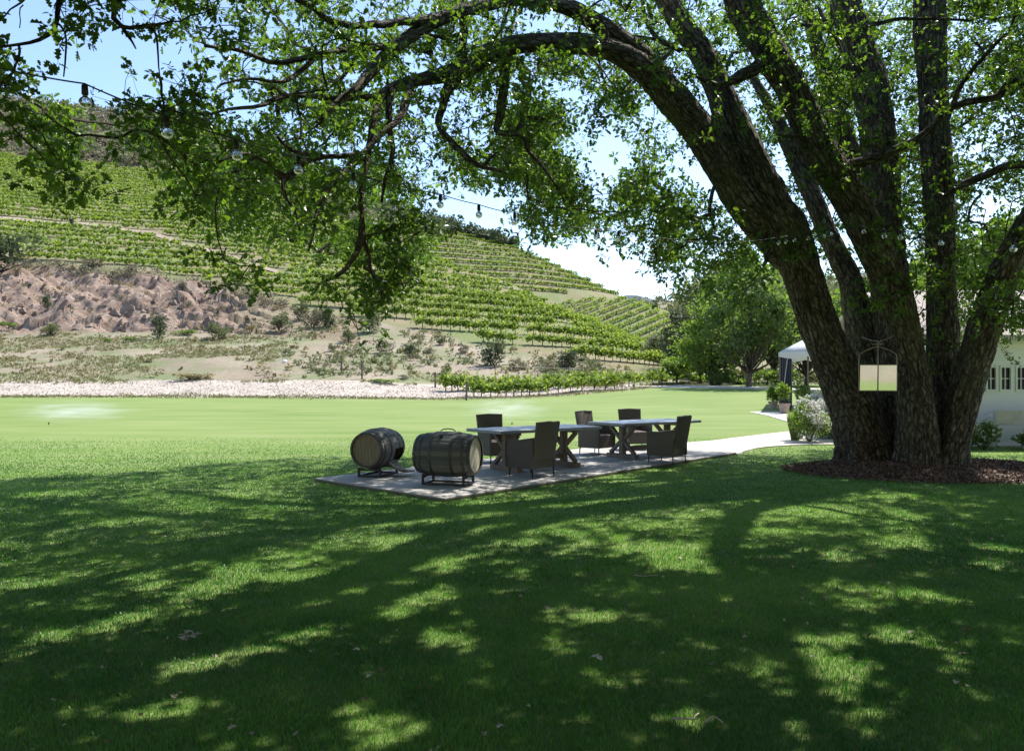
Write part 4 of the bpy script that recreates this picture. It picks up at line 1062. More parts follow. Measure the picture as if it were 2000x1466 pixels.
# ---- where foliage shows in the photograph: rows of 50 px, columns of 50 px
DEN="""1143577799999999998888766677888778666778 99
2353143589999989999886555677887876555668 99
6741040037888877578865556557777655556788 88
5730045567788998667775345553555656445656 66
2540057788899987556786313454345564554565 65
0352047788898877666687311455134554554555 55
0130012688887776545477612445123445545544 44
0000000477788676432255614653113334545544 44
0000000147787777411156725764313233545533 33
0000000025688788510122113777645323435322 22
0000000013368788500010000466632222324222 22
0000000003125778500000000014411002204112 22
0000000000003577300000000000000000200013 33"""
D_=[]
for ln in DEN.split('\n'):
    ln=ln.split(' ')[0]; D_.append([int(c) for c in ln])
D_=np.array(D_,float); D_[9:13,37:40]=6.5; D_[10:12,9:12]=np.minimum(D_[10:12,9:12],5)   # 13 x 40
def dens(px,py):
    """bilinear"""
    px=np.asarray(px,float); py=np.asarray(py,float)
    a=np.clip(px/50-.5,0,38.999); b=np.clip(py/50-.5,0,11.999); i=a.astype(int); j=b.astype(int); fa=a-i; f2=b-j
    v=D_[j,i]*(1-fa)*(1-f2)+D_[j,i+1]*fa*(1-f2)+D_[j+1,i]*(1-fa)*f2+D_[j+1,i+1]*fa*f2
    return np.where((py>655),0,v)
def proj(P): return P[:,0]/P[:,1]*F+1000, HY-(P[:,2]-CAM_H)/P[:,1]*F
LIT=[(110,965,85,9),(255,980,35,8),(440,968,85,7),(165,1000,35,7),(255,1018,45,9),(185,1025,22,5),(50,1025,30,6),(20,998,30,6),(490,1008,30,7),(700,988,55,7),(545,1040,25,4),(765,1020,38,9),(940,1020,30,10),(758,1070,35,6),(60,1063,30,5),(70,1102,22,6),(130,1115,30,5),(470,1103,22,6),(470,1130,85,14),(390,1160,60,14),(320,1195,70,12),(210,1220,60,10),(120,1235,65,15),(50,1265,40,12),(680,1112,32,12),(850,1100,62,14),(915,1088,22,8),(575,1185,65,10),(800,1170,35,12),(800,1187,42,11),(865,1160,22,10),(635,1225,48,20),(540,1255,55,16),(460,1278,65,16),(350,1300,95,14),(880,1250,38,20),(180,1375,35,14),(290,1390,30,12),(745,1420,65,32),(690,1450,50,22),(1100,992,105,6),(1230,940,70,5),(1150,955,30,4),(1600,1000,92,16),(1770,1003,36,9),(1740,960,25,7),(1460,928,70,4),(1340,1015,30,6),(1480,1030,30,7),(1260,1070,68,14),(1350,1075,42,14),(1300,1100,62,13),(1425,1070,25,6),(1420,1115,46,12),(1110,1078,30,9),(1010,1065,15,6),(1625,1080,26,12),(1730,1063,36,9),(1800,1060,20,10),(1950,1070,52,9),(1925,1097,30,10),(1630,1150,32,16),(1815,1165,48,18),(1740,1160,30,8),(1210,1160,35,6),(1150,1200,92,14),(1095,1255,36,20),(1680,1187,30,8),(1715,1235,72,15),(1830,1255,36,14),(1970,1220,25,10),(1610,1265,62,26),(1545,1310,85,32),(1640,1305,62,26),(1680,1375,42,26),(1390,1335,40,14),(1340,1400,52,26),(1520,1430,50,22),(1640,1415,40,16),(1230,1320,36,18),(1900,1435,40,18),(1985,1260,25,12),(1010,1115,15,20),
 (890,952,60,6),(1180,932,70,5),(1290,918,60,4),(1050,945,50,4),(1310,900,40,3),(1700,955,30,6),(1960,940,50,7),(1960,880,60,10)]
LIT=np.array(LIT,float)
LM=.088
lz=CAM_H*F/(LIT[:,1]-HY); lz0=CAM_H*F/(LIT[:,1]+LIT[:,3]-HY); lz1=CAM_H*F/(LIT[:,1]-LIT[:,3]-HY)
LW=np.stack([(LIT[:,0]-1000)/F*lz,(lz0+lz1)/2,LIT[:,2]/F*lz,(lz1-lz0)/2],-1)
SHB=np.array([(-900,1010),(-300,965),(0,937),(250,926),(430,906),(600,894),(740,893),(900,900),(1100,895),(1300,888),(1450,884),(1600,880),(1750,878),(2000,884),(2600,900),(4000,950)],float)
def shaded(gx,gy):
    """0 outside the oak's shade, 1 in shade, -1 in a lit patch"""
    y=np.where(gy>.6,HY+CAM_H*F/np.maximum(gy,.6),9e9); x=1000+gx/np.maximum(gy,.6)*F
    edge=np.interp(x,SHB[:,0],SHB[:,1]); s=np.where(y>edge,1,0)
    s=np.where(gy<=.6,1,s)
    litd=np.empty(len(gx))
    for k0 in range(0,len(gx),20000):
        sl=slice(k0,k0+20000)
        litd[sl]=(((gx[sl,None]-LW[None,:,0])/(LW[None,:,2]+LM))**2+((gy[sl,None]-LW[None,:,1])/(LW[None,:,3]+LM))**2).min(1)
    return s,litd
# ---- sprays seen in the photograph
NS_=60000
px=rng.uniform(-60,2060,NS_); py=rng.uniform(-40,650,NS_)
Zlo=np.interp(px,[0,250,350,600,800,900,1100,1250,1400,1600,2000],[5.4,6.0,6.6,8.0,9.2,9.8,10.8,12.5,13.6,13.6,12.2])
Zhi=np.interp(px,[0,250,350,600,800,900,1100,1250,1400,1600,2000],[7.2,7.6,9.5,11.0,12.0,12.6,14.0,16.5,19,20.5,20])
tt=rng.random(NS_)
Zlo=np.where(py>380,Zlo,Zlo); Zhi=np.where((py>380)&(px<900),Zlo+1.4,Zhi)
Zhi=np.where((py<120)&(px>300),Zhi+3.0,Zhi)
Z=Zlo+(Zhi-Zlo)*tt
dn=dens(px,py)*np.clip(1+.6*np.clip(fbm(np.stack([px/80,py/80,Z*.6],-1),2)*2.6,-1,1)+.5*np.clip(fbm(np.stack([px/34,py/34,Z*.9+9],-1),2)*2.4,-1,1),0,2)
# few leaves in front of the trunks
tx=np.interp(py,[0,200,400,560,700],[1300,1400,1490,1560,1620]); intr=(px>tx)&(px<1900)&(py>120)
intr|=(px>1280)&(py<=120)
Z=np.where(intr&(tt<.90),rng.uniform(17.2,21,NS_),Z)
area=(Z/F*50)**2
acc=rng.random(NS_)<np.clip((dn/9)**1.25*area*1.1*np.interp(px,[0,350,450,900,960,1090,1180,1250,2000],[2.2,1.5,.85,.9,.6,.6,1.2,1.9,1.5])*np.interp(py,[0,120,250,400],[.75,.75,.95,1.0])*np.where((px>500)&(px<920)&(py>240),.68,1.0)*np.where((px>1250)&(py<380),.5,1.0)*np.where((px>1840)&(py>430),1.5,1.0)*np.where((px>920)&(px<1250),.78,1.0)*np.where((px>1500)&(py>=380),.5,1.0),0,1)*.34
px,py,Z=px[acc],py[acc],Z[acc]
VS=np.array([W(a,b,c) for a,b,c in zip(px,py,Z)])
gx=VS[:,0]-VS[:,2]*SHX; gy=VS[:,1]-VS[:,2]*SHY
s_,ld=shaded(gx,gy)
keep=~(ld<1.0); 
keep&=~((s_==0)&(gy>3)&(rng.random(len(VS))<.25))
VS=VS[keep]; 
sprouts=np.array([W(*q) for q in [(1545,478,14.6),(1560,500,14.5),(1520,470,14.6),(1590,455,14.6),(1702,478,14.0),(1730,445,14.0),(1765,405,13.9),(1800,512,14.2),(1786,560,14.3),(1812,600,14.6),(1830,640,15.0),(1700,582,14.2),(1720,600,14.2),(1860,520,14.8),(1838,570,15.0),(1810,470,14.8),(1690,300,13.8),(1655,345,13.9),(1640,280,13.7),(1600,330,14),(1820,712,15.1),(1955,590,14),(1500,95,13.6),(1560,60,13.5),(1440,60,13.5),(1530,130,13.6),(1750,560,14.4),(1845,815,15.3),(1620,230,13.8),(1660,200,14),(1690,400,14),(1610,150,13.7),(1380,120,14.1),(1410,100,14.1),(1350,60,14),(1850,420,15),(1700,240,14)]])
sprouts=np.concatenate([sprouts+rng.normal(0,.12,sprouts.shape) for _ in range(2)])
VS=np.vstack([VS,sprouts])
# ---- canopy above the frame: follows the shade and the lit patches on the lawn
n=190000; gx=rng.uniform(-13,10.5,n); gy=rng.uniform(-4,21.5,n); s_,ld=shaded(gx,gy)
far=np.hypot(gx-7.5,(gy-13)); hmax=np.clip(12.5-.42*far,5.6,12); h=(4.3+(hmax-4.3)*rng.random(n))
P=np.stack([gx+h*SHX,gy+h*SHY,h],-1); qx,qy=proj(P); behind=P[:,1]<.8
out=(qy<-75)|(qx<-60)|(qx>2060)|behind
hid=(~out)&(dens(qx,qy)>3.0)&(P[:,1]>11)
ok=(s_==1)&(ld>1.0)&(out|hid)
P=P[ok]; 
# even coverage: bucket by ground cell
gxk=np.floor((P[:,0]-P[:,2]*SHX)/.42).astype(int); gyk=np.floor((P[:,1]-P[:,2]*SHY)/.42).astype(int)
key=gxk*1000+gyk; order=np.argsort(key,kind='stable'); key=key[order]; P=P[order]
rank=np.arange(len(key))-np.searchsorted(key,key); P=P[rank<10]
qx,qy=proj(P); vis=(P[:,1]>.8)&(qy>-75)&(qx>-60)&(qx<2060)
VS=np.vstack([VS,P[vis][rng.random(vis.sum())<np.where(qx[vis]>1250,.15,.42)*np.where((P[vis][:,1]-P[vis][:,2]*SHY>12.2)&(P[vis][:,0]-P[vis][:,2]*SHX>-3.5),3.2,1.0)*np.clip(dens(qx[vis],qy[vis])/9*(1+.9*np.clip(fbm(np.stack([qx[vis]/60,qy[vis]/60,qx[vis]*0],-1),3)*3,-1,1)),0,1.5)**1.6]]); CS=P[~vis]
print('visible sprays',len(VS),'canopy sprays',len(CS))
# ---- connect the sprays to the limbs with twigs (minimum spanning growth)
def grow(sprays, roots, maxr=.05):
    n=len(sprays); best=np.full(n,1e9); par=np.full(n,-1)
    for k in range(0,n,500):
        d=np.linalg.norm(sprays[k:k+500,None]-roots[None,:,:3],axis=2); par[k:k+500]=d.argmin(1); best[k:k+500]=d.min(1)
    isroot=np.ones(n,bool); done=np.zeros(n,bool); plen=np.zeros(n); order=[]
    cost=best.copy()
    for _ in range(n):
        i=int(np.argmin(np.where(done,1e9,cost))); done[i]=True; order.append(i)
        plen[i]=cost[i]
        d=np.linalg.norm(sprays-sprays[i],axis=1); c=d+ .35*plen[i]*0
        m=(~done)&(c<cost); cost[m]=c[m]; par[m]=i; isroot[m]=False
    cnt=np.ones(n)
    for i in order[::-1]:
        if not isroot[i]: cnt[par[i]]+=cnt[i]
    return par,isroot,cnt
def twigs(mb, sprays, roots, seg, rmax):
    par,isr,cnt=grow(sprays,roots)
    for i in range(len(sprays)):
        a=roots[par[i],:3] if isr[i] else sprays[par[i]]; b=sprays[i]
        L=np.linalg.norm(b-a)
        if L>4.5 or L<.02: continue
        r1=min(.0035*math.sqrt(cnt[i])+.0015,rmax)
        mid=(a+b)/2+rng.normal(0,.07*L,3)-np.array([0,0,-.05*L]); t=np.linspace(0,1,5)[:,None]
        pts=a*(1-t)**2+2*mid*t*(1-t)+b*t**2; pts[1:-1]+=rng.normal(0,.018*L,(3,3))
        mb.tube(pts-np.array([8.0,15.4,0]),np.linspace(r1*1.15,r1*.85,5),seg,cap=False)
twm=MB(); twigs(twm,VS,SK,4,.035)
big=SK[SK[:,3]>.03] if len(SK) else SK
CSs=CS[rng.permutation(len(CS))[:2600]]
twigs(twm,CSs,big,3,.06)
# ---- leaves
lm=MB()
def leafy(sprays, ros, per, spread, size, tmpl, lm, twm=None, droop=-.25):
    n=len(sprays); k=n*ros
    c=np.repeat(sprays,ros,0)+rng.normal(0,1,(k,3))*spread*np.array([1,1,.75])
    if twm is not None:
        s0=np.repeat(sprays,ros,0)
        for i in range(k):
            twm.tube(np.array([s0[i],(s0[i]+c[i])/2+rng.normal(0,.015,3),c[i]])-np.array([8.0,15.4,0]),[.0035,.0025,.002],3,cap=False)
    m=k*per; D=rdir(m,droop); P=np.repeat(c,per,0)+D*rng.uniform(.0,.05,(m,1))
    base=np.repeat(rng.random(n),ros*per)
    place(tmpl,P-np.array([8.0,15.4,0]),D,rng.uniform(size*.45,size*1.15,m),mb=lm,rnd=np.clip(base*.5+rng.random(m)*.55,0,1))
near=VS[VS[:,1]<13]; farv=VS[VS[:,1]>=13]
leafy(near,6,8,.15,.088,OAK,lm,twm)
leafy(farv,6,7,.20,.105,OAK,lm)
twm.build('twigs',M['twig'],OAKROOT)
lm.build('foliage',M['oakleaf'],OAKROOT)
lm=MB(); leafy(CS,4,6,.085,.155,FOLD,lm); lm.build('foliage',M['oakleaf'],OAKROOT)
# ------------------------------------------------------------ background trees
def make_tree(mat,h,w,n,leaf,trunk_h,seed,lean=0.0,clumps=34,name='broadleaf_tree'):
    global rng
    r=empty(name); loc=np.random.default_rng(seed)
    th_=trunk_h; c=[]
    while len(c)<clumps:
        p=loc.uniform(-1,1,3)
        if .35<np.linalg.norm(p)<1: c.append(p)
    c=np.array(c)*np.array([w/2,w/2,(h-th_)/2])*.86; c[:,2]+=(h+th_)/2
    c[:,0]+=loc.normal(0,w*.04,clumps)
    mb=MB(); tr=w*.014+.07
    P=[(0,0,-.3),(lean*.2,.05,th_*.5),(lean*.5,0,th_),(lean*.8,.1,(h+th_)/2)]
    mb.tube(P,[tr*1.5,tr,tr*.85,tr*.3],12,bc=True)
    for q in c[::2]:
        b=np.array([lean*.5,0,th_*loc.uniform(.75,1.2)]); m=(b+q)/2+np.array([0,0,-.1*h*loc.random()])
        mb.tube([b,m,q],[tr*.5,tr*.3,tr*.08],6,bc=True)
    mb.build('trunk',M['bark'],r,smooth=True)
    k=loc.integers(0,clumps,n); rad=w*.135*(.35+1.25*loc.random(clumps)); q=rdir(n)
    P=c[k]+q*(loc.random((n,1))**.45)*rad[k][:,None]*np.array([1.15,1.15,.75])
    mb=MB(); place(CARD,P,q+rdir(n)*.7-np.array([0,0,.2]),loc.uniform(leaf*.6,leaf*1.2,n),mb=mb,rnd=np.clip(loc.random(clumps)[k]*.5+loc.random(n)*.5,0,1))
    mb.build('crown',mat,r); return r
protos={'dark':make_tree(M['treeleaf'],10,10,8500,.32,1.2,3,.5,50),'pale':make_tree(M['treeleaf2'],9,8.5,8500,.30,1.0,5,-.3,48),'olive':make_tree(M['olive'],9,9,8000,.32,.8,6,0,48),'round':make_tree(M['treeleaf2'],6,6,7000,.24,1.4,9,0,24)}
ut=set()
def tree(kind,px,Z,h,wscale,label,rz=0,grp='trees beyond the lawn'):
    o=protos[kind] if kind not in ut else copy_tree(protos[kind]); ut.add(kind)
    h0={'dark':10,'pale':9,'olive':9,'round':6}[kind]; s=h/h0
    x=(px-1000)/F*Z; o.location=(x,Z,float(thx(x,Z))-.05); o.scale=(s*wscale,s*wscale,s); o.rotation_euler=(0,0,rz)
    tag(o,label,'tree',grp); return o
tree('dark',1462,74,13.2,.78,'dark green oak with forked trunk at the far lawn edge, left of the tent',.3)
tree('pale',1392,80,8.6,.9,'pale tree with leaning grey trunk to the left of the dark oak',1.0)
tree('olive',1345,100,9.5,.9,'grey olive tree behind the end of the vineyard, left of the pale tree',2.0)
tree('round',1368,84,3.6,1.1,'low bright green tree at the foot of the vineyard end',.5)
tree('round',1322,86,3.2,1.3,'lowest bright green bushy tree, directly where the vine rows end',2.5)
tree('olive',1420,105,16.5,.85,'tall grey green tree behind the dark oak and the pale tree',4.0)
tree('dark',1575,78,10.5,.8,'dark tree seen through the tent poles behind the white tent',4.4)
tree('pale',1510,92,15.5,.75,'pale tall tree between the dark oak and the white tent, farther back',2.2)
tree('pale',1700,66,9.5,1.1,'pale green tree showing between the oak stems behind the tent roof',3.3)
tree('pale',1900,44,9.5,1.0,'bright green tree behind the white house, right of the upright oak stem',.9)
tree('pale',2070,38,10.5,1.0,'bright green tree over the roof of the house at the right edge',5.1)
tree('dark',1790,74,12.5,.9,'dark tree far behind the house, between two oak stems',.2)
tree('olive',1640,110,13,1.1,'grey green tree far behind the tent, highest of the far ones',1.2)
tree('olive',1960,95,15,1.1,'grey green tree on the rise behind the house at the right edge',2.8)
tree('olive',1290,118,4.2,1.3,'small rounded grey tree on the skyline where the round knoll ends',2.8)

for px_,Z_,w_,h_,mt,lab in [(1405,79,4.5,1.6,'treeleaf','low dark hedge bush at the foot of the pale tree at the far lawn edge'),(1440,82,4,1.5,'olive','grey bush left of the forked trunk of the dark oak'),(1498,80,5,1.4,'treeleaf','long low bush right of the forked trunk, beside the tent'),(1350,88,5,1.8,'treeleaf2','pale bush between the vine row ends and the pale tree'),(1600,84,7,1.8,'olive','wide grey bush seen under the tent roof'),(1540,88,6,2.0,'treeleaf','dark bush behind the tent curtain')]:
    r=empty('far_bush'); x=(px_-1000)/F*Z_; r.location=(x,Z_,float(thx(x,Z_))-.1); mb=MB(); P,q=blob(1100,w_,w_*.6,h_,.05,9,.25); place(CARD,P,q+np.array([0,0,.4]),rng.uniform(.15,.34,len(P)),mb=mb); mb.build('foliage',M[mt],r)
    mb=MB(); mb.tube([(0,0,-.2),(.1,0,h_*.5),(0,0,h_*.8)],[.08,.05,.02],5); mb.build('stem',M['twig'],r); tag(r,lab,'bush','bushes under the far trees')
# ------------------------------------------------------------ white house at the right edge
def paintmat(name,c0,c1,s=2): return simple(name,c0,c1,s,.7,.2,0,.15,.004,'Position')
M['wall']=paintmat('white_wall',(.76,.76,.75),(.84,.84,.83)); M['trim']=paintmat('white_trim',(.72,.72,.70),(.8,.8,.78))
def sidingm():
    m,t,out=new_mat('house_board'); p=pos(t); w=N(t,'ShaderNodeTexWave',wave_type='BANDS',bands_direction='Z',wave_profile='SAW'); w.inputs['Scale'].default_value=1.6; t.links.new(p,w.inputs[0])
    n=noise(t,3,4,.6,p); c=mix(t,n,(.76,.76,.75),(.84,.84,.83)); bsdf(t,out,c,.7,.2,0,w.outputs['Fac'],.4,.02); return m
M['siding']=sidingm()
M['glass']=simple('window_glass',(.03,.035,.04),(.07,.08,.085),2,.08,.6,0,0,.001,'Position')
def tilem():
    m,t,out=new_mat('roof_tile'); p=pos(t); w=N(t,'ShaderNodeTexWave',wave_type='BANDS',bands_direction='X'); w.inputs['Scale'].default_value=4.5; t.links.new(p,w.inputs[0])
    n=noise(t,4,5,.7,p); c=ramp(t,[(.3,(.52,.44,.40)),(.6,(.62,.54,.49)),(.8,(.70,.63,.58))],n); bsdf(t,out,c,.85,.15,0,w.outputs['Fac'],.9,.05); return m
M['tile']=tilem()
hz=20.7; hx0=10.9; hx1=19.0
house=empty('house',(hx0,hz,0)); tag(house,'low white house with pink tiled roof and small paned windows, behind the oak','house')
def HL(x,z,h): return (x-hx0,z-hz,h)
wh=2.72
wins=[((1926-1000)/F*hz,(1946-1000)/F*hz),((1953-1000)/F*hz,(1975-1000)/F*hz),((1984-1000)/F*hz,(2006-1000)/F*hz),(13.9,14.19),(14.3,14.6)]
wy0,wy1=CAM_H-(762-740)/F*hz, CAM_H+(740-716)/F*hz
mb=MB()
# wall built round the window openings
zs=[0,wy0,wy1,wh]; xs_=[hx0]+[v for w_ in wins for v in w_]+[hx1]
mb.box(HL((hx0+hx1)/2,hz+.1,wy0/2),(hx1-hx0,.2,wy0)); mb.box(HL((hx0+hx1)/2,hz+.1,(wy1+wh)/2),(hx1-hx0,.2,wh-wy1))
for k in range(0,len(xs_),2): mb.box(HL((xs_[k]+xs_[k+1])/2,hz+.1,(wy0+wy1)/2),(xs_[k+1]-xs_[k],.2,wy1-wy0))
mb.box(HL(hx0+.1,hz+3.2,wh/2),(.2,5.98,wh)); mb.box(HL(hx1-.1,hz+3.2,wh/2),(.2,5.98,wh)); mb.box(HL((hx0+hx1)/2,hz+6.3,wh/2),(hx1-hx0,.2,wh))
mb.build('wall',M['siding'],house)
for a,b in wins:
    w_=b-a; cx=(a+b)/2; cz=(wy0+wy1)/2; hh=wy1-wy0
    mb=MB(); f=.035
    mb.box(HL(a+f/2-.01,hz-.005,cz),(f,.07,hh+.06)); mb.box(HL(b-f/2+.01,hz-.005,cz),(f,.07,hh+.06)); mb.box(HL(cx,hz-.003,wy1-.005),(w_-.04,.066,.04)); mb.box(HL(cx,hz-.003,wy0+.005),(w_-.04,.066,.04))
    mb.box(HL(cx,hz+.02,cz),(.02,.03,hh-.03)); mb.box(HL(cx,hz+.021,cz),(w_-.045,.026,.022))
    fr=mb.build('window',M['trim'],house)
    mb=MB(); mb.box(HL(cx,hz+.06,cz),(w_,.01,hh)); mb.build('pane',M['glass'],fr)
mb=MB(); mb.box(HL((hx0+hx1)/2,hz-.1,wh+.05),(hx1-hx0+.7,.12,.16)); mb.build('eave_board',M['trim'],house)
mb=MB(); v=[HL(hx0-.4,hz-.35,wh+.02),HL(hx1+.4,hz-.35,wh+.02),HL(hx1+.4,hz+3.2,wh+1.55),HL(hx0-.4,hz+3.2,wh+1.55),HL(hx0-.4,hz+6.8,wh+.02),HL(hx1+.4,hz+6.8,wh+.02)]
v2=[(x,y,z+.14) for x,y,z in v]
mb.add(v+v2,[[0,1,2,3],[3,2,5,4],[6,9,8,7],[9,10,11,8],[0,6,7,1],[4,5,11,10],[0,3,9,6],[3,4,10,9],[1,7,8,2],[2,8,11,5]]); mb.build('roof',M['tile'],house)
mb=MB(); mb.add([HL(hx0+.02,hz+.2,wh),HL(hx0+.02,hz+6.2,wh),HL(hx0+.02,hz+3.2,wh+1.4)],[[0,1,2]]); mb.build('gable',M['wall'],house)
# bench/planter table
bx=(1978-1000)/F*19.9; 
bench=empty('bench',(13.35,19.75,0)); tag(bench,'white wooden bench with a plain board back against the house wall, right edge','bench')
M['bwood']=simple('bench_board',(.40,.38,.33),(.50,.48,.42),5,.8,.2)
mb=MB(); mb.box((0,.33,.78),(2.35,.035,.36)); mb.build('backrest',M['bwood'],bench,bevel=.004)
mb=MB(); mb.box((0.35,0,.47),(1.75,.50,.09)); mb.build('seat',M['trim'],bench,bevel=.004)
for x_ in (-.48,1.16):
    mb=MB(); mb.box((x_,-.2,.21),(.09,.09,.425)); mb.box((x_,.2,.21),(.09,.09,.425)); mb.box((x_,0,.12),(.05,.31,.06)); mb.build('leg',M['trim'],bench,bevel=.004)
for x_ in (-1.12,1.12):
    mb=MB(); mb.box((x_,.375,.42),(.06,.05,.84)); mb.build('post',M['bwood'],bench)
# ------------------------------------------------------------ plants
def bush(name,x,y,w,h,n,leaf,mat,label,cat,fmat=None,fn=0,stems=7,z=0,group=None,sz=None):
    r=empty(name,(x,y,z)); mb=MB(); P,q=blob(n,w,w*.8,h,.04,9,leaf,.5); place(CARD,P,q+np.array([0,0,.5]),rng.uniform(leaf*.6,leaf*1.2,n),mb=mb); mb.build('foliage',mat,r)
    mb=MB()
    for _ in range(stems):
        d=rdir(1,1.4)[0]; mb.tube([(0,0,-.03),d*h*.3,d*h*.75],[.012,.009,.004],4)
    mb.build('stem',M['twig'],r)
    if fn:
        mb=MB(); P,q=blob(fn,w*1.02,w*.85,h*1.05,.12,12,.05,.45); k=6
        D=rdir(fn*k,.3); place(CARD,np.repeat(P,k,0),D,rng.uniform(.03,.055,fn*k),mb=mb,width=1.3); mb.build('flowers',fmat,r)
    return tag(r,label,cat,group)
def gz(px,py): return g2(px,py)
for px_,py_,w,h,lab,dn in [(1583,864,.95,.95,'white rose bush full of blossom, left of the oak trunk beside the path',1),(1618,858,1.0,1.05,'white rose bush touching the left side of the oak trunk',1),(1592,846,1.2,1.1,'white rose bush behind the front two, highest of the three',1)]:
    x,y,_=gz(px_,py_); bush('rose_bush',x,y,w*1.25,h*1.1,1900,.06,M['treeleaf2'],lab,'rose bush',M['flower'],520,group='white roses beside the path')
# tuft of tall grass plant
def tuft(name,px_,py_,w,h,n,mat,label,z=0,xyz=None):
    x,y,_=xyz or gz(px_,py_); r=empty(name,(x,y,z)); mb=MB()
    a=rng.uniform(0,2*PI,n); t=rng.random(n)**.6*w/2; b=np.stack([np.cos(a)*t*.35,np.sin(a)*t*.35,np.zeros(n)],-1)
    hh=h*rng.uniform(.6,1.05,n); tip=np.stack([np.cos(a)*t,np.sin(a)*t,hh],-1); mid=(b+tip)/2+np.array([0,0,1])*(h*.12); s=np.stack([-np.sin(a),np.cos(a),a*0],-1)*.011
    V=np.stack([b-s,b+s,mid+s,mid-s,tip],1); mb.add(V.reshape(-1,3),(np.array([[0,1,2,3]])[None]+np.arange(n)[:,None,None]*5).reshape(-1,4),(np.array([[3,2,4]])[None]+np.arange(n)[:,None,None]*5).reshape(-1,3),rnd=np.repeat(rng.random(n),5))
    mb.build('blades',mat,r); return r
tag(tuft('ornamental_grass',1553,861,.62,.92,500,M['treeleaf2'],''),'upright clump of ornamental grass left of the white roses at the path','plant')
M['pot']=simple('clay_pot',(.30,.22,.18),(.42,.33,.28),8,.8,.2)
def potted(px_,py_,label,s=1.0,flower=None):
    x,y,_=gz(px_,py_); r=empty('potted_plant',(x,y,.026)); r.scale=(s,s,s); mb=MB(); mb.lathe([(.0,0),(.19,0),(.27,.42),(.30,.44),(.30,.50),(.25,.50),(.24,.44),(0,.43)],20); mb.build('pot',M['pot'],r,smooth=False)
    mb=MB(); n=700; P,q=blob(n,.85,.85,1.0,.5,9,.1,.5); place(CARD,P,q+np.array([0,0,.9]),rng.uniform(.10,.22,n),mb=mb,width=.5); mb.build('foliage',M['treeleaf2'],r)
    mb=MB(); mb.tube([(0,0,.42),(.02,0,.7),(0,.02,1.1)],[.03,.02,.01],5); mb.build('stem',M['twig'],r)
    return tag(r,label,'potted plant','potted plants in front of the tent')
potted(1510,801,'clay pot with arching green plant, leftmost of the pots before the tent',.95)
potted(1532,808,'clay pot with green plant just right of the leftmost pot, below the dark curtain',1.0)
potted(1566,806,'potted plant right of the dark curtain, behind the ornamental grass',1.0)
x,y,_=gz(1590,812); bush('leafy_shrub',x,y,1.5,1.1,1500,.12,M['treeleaf'],'green leafy shrub behind the white roses at the tent','shrub')
x,y,_=gz(1612,818); bush('leafy_shrub',x,y,1.2,1.2,1200,.11,M['olive'],'greyish shrub next to the oak trunk behind the white roses','shrub')
for x_,y_,w,h,lab,fn in [(11.35,19.9,.7,.62,'small bush with white flowers left of the bench, close to the oak stem',26),(11.75,19.85,.8,.75,'taller bush with a few white flowers directly left of the bench',30),(13.3,19.72,1.5,.36,'dark low plants in the shade under the bench',0),(12.75,19.5,.5,.5,'thin spiky plant in front of the bench',0)]:
    bush('garden_bush',x_,y_,w,h,600,.07,M['treeleaf'],lab,'bush',M['flower'] if fn else None,fn)
# thin climbing spray hanging from eave
mb=MB(); pts=[W(1950,664,20.3),W(1962,685,20.3),W(1975,700,20.3),W(1993,712,20.3)]; mb.tube(pts,.006,4); 
n=60; k=rng.random(n); P=np.array([np.interp(k,[0,.33,.66,1],[p[i] for p in pts]) for i in range(3)]).T+rng.normal(0,.05,(n,3))
o=mb.build('climbing_plant',M['twig']); tag(o,'thin climbing twig hanging in front of the white house wall above the windows','climber')
mb=MB(); place(CARD,P,rdir(n),rng.uniform(.05,.09,n),mb=mb); mb.build('foliage',M['treeleaf'],o)

# ------------------------------------------------------------ white tent
tz=42.0; tx0=(1521-1000)/F*tz; tent=empty('tent_pavilion',(tx0,tz,0),-.34); tag(tent,'white canvas tent pavilion on thin brown poles, half hidden behind the oak trunk','tent')
M['canvas']=leaf_mat('white_canvas',(.72,.72,.72),(.8,.8,.8),.35,(1,1,1))
M['pole']=simple('tent_pole',(.14,.09,.07),(.22,.15,.12),5); M['curtain']=simple('dark_curtain',(.09,.10,.115),(.17,.18,.20),3,.9,.1,stretch=(10,10,.5))
TW=8.6; TD=8.6; eh=CAM_H+(740-688)/F*tz; ph=eh+2.3
n=13; a=np.linspace(-1,1,n); X,Y=np.meshgrid(a,a,indexing='ij'); m_=np.maximum(np.abs(X),np.abs(Y)); H_=eh+(ph-eh)*(1-m_)**1.0+.25*(1-m_)*m_; H_=np.where(m_>.999,eh,H_)
v=np.stack([(X+1)*TW/2,(Y+1)*TD/2,H_],-1).reshape(-1,3); i=np.arange(n-1)[:,None]*n; j=np.arange(n-1)[None]
mb=MB(); mb.add(v,np.stack([i+j,i+n+j,i+n+j+1,i+j+1],-1).reshape(-1,4)); rf=mb.build('canopy',M['canvas'],tent,smooth=True)
sm=rf.modifiers.new('t','SOLIDIFY'); sm.thickness=.02
for (a0,b0),(a1,b1) in (((0,0),(TW,0)),((TW,0),(TW,TD)),((TW,TD),(0,TD)),((0,TD),(0,0))):
    mb=MB(); K=37; t=np.linspace(0,1,K); xs2=a0+(a1-a0)*t; ys2=b0+(b1-b0)*t; drop=.22+.12*np.abs(np.sin(t*PI*6))
    v=[(x_,y_,eh+.005) for x_,y_ in zip(xs2,ys2)]+[(x_,y_,eh-d) for x_,y_,d in zip(xs2,ys2,drop)]
    mb.add(v,[[k,k+1,k+1+K,k+K] for k in range(K-1)]); vo=mb.build('valance',M['canvas'],tent); sm=vo.modifiers.new('t','SOLIDIFY'); sm.thickness=.012
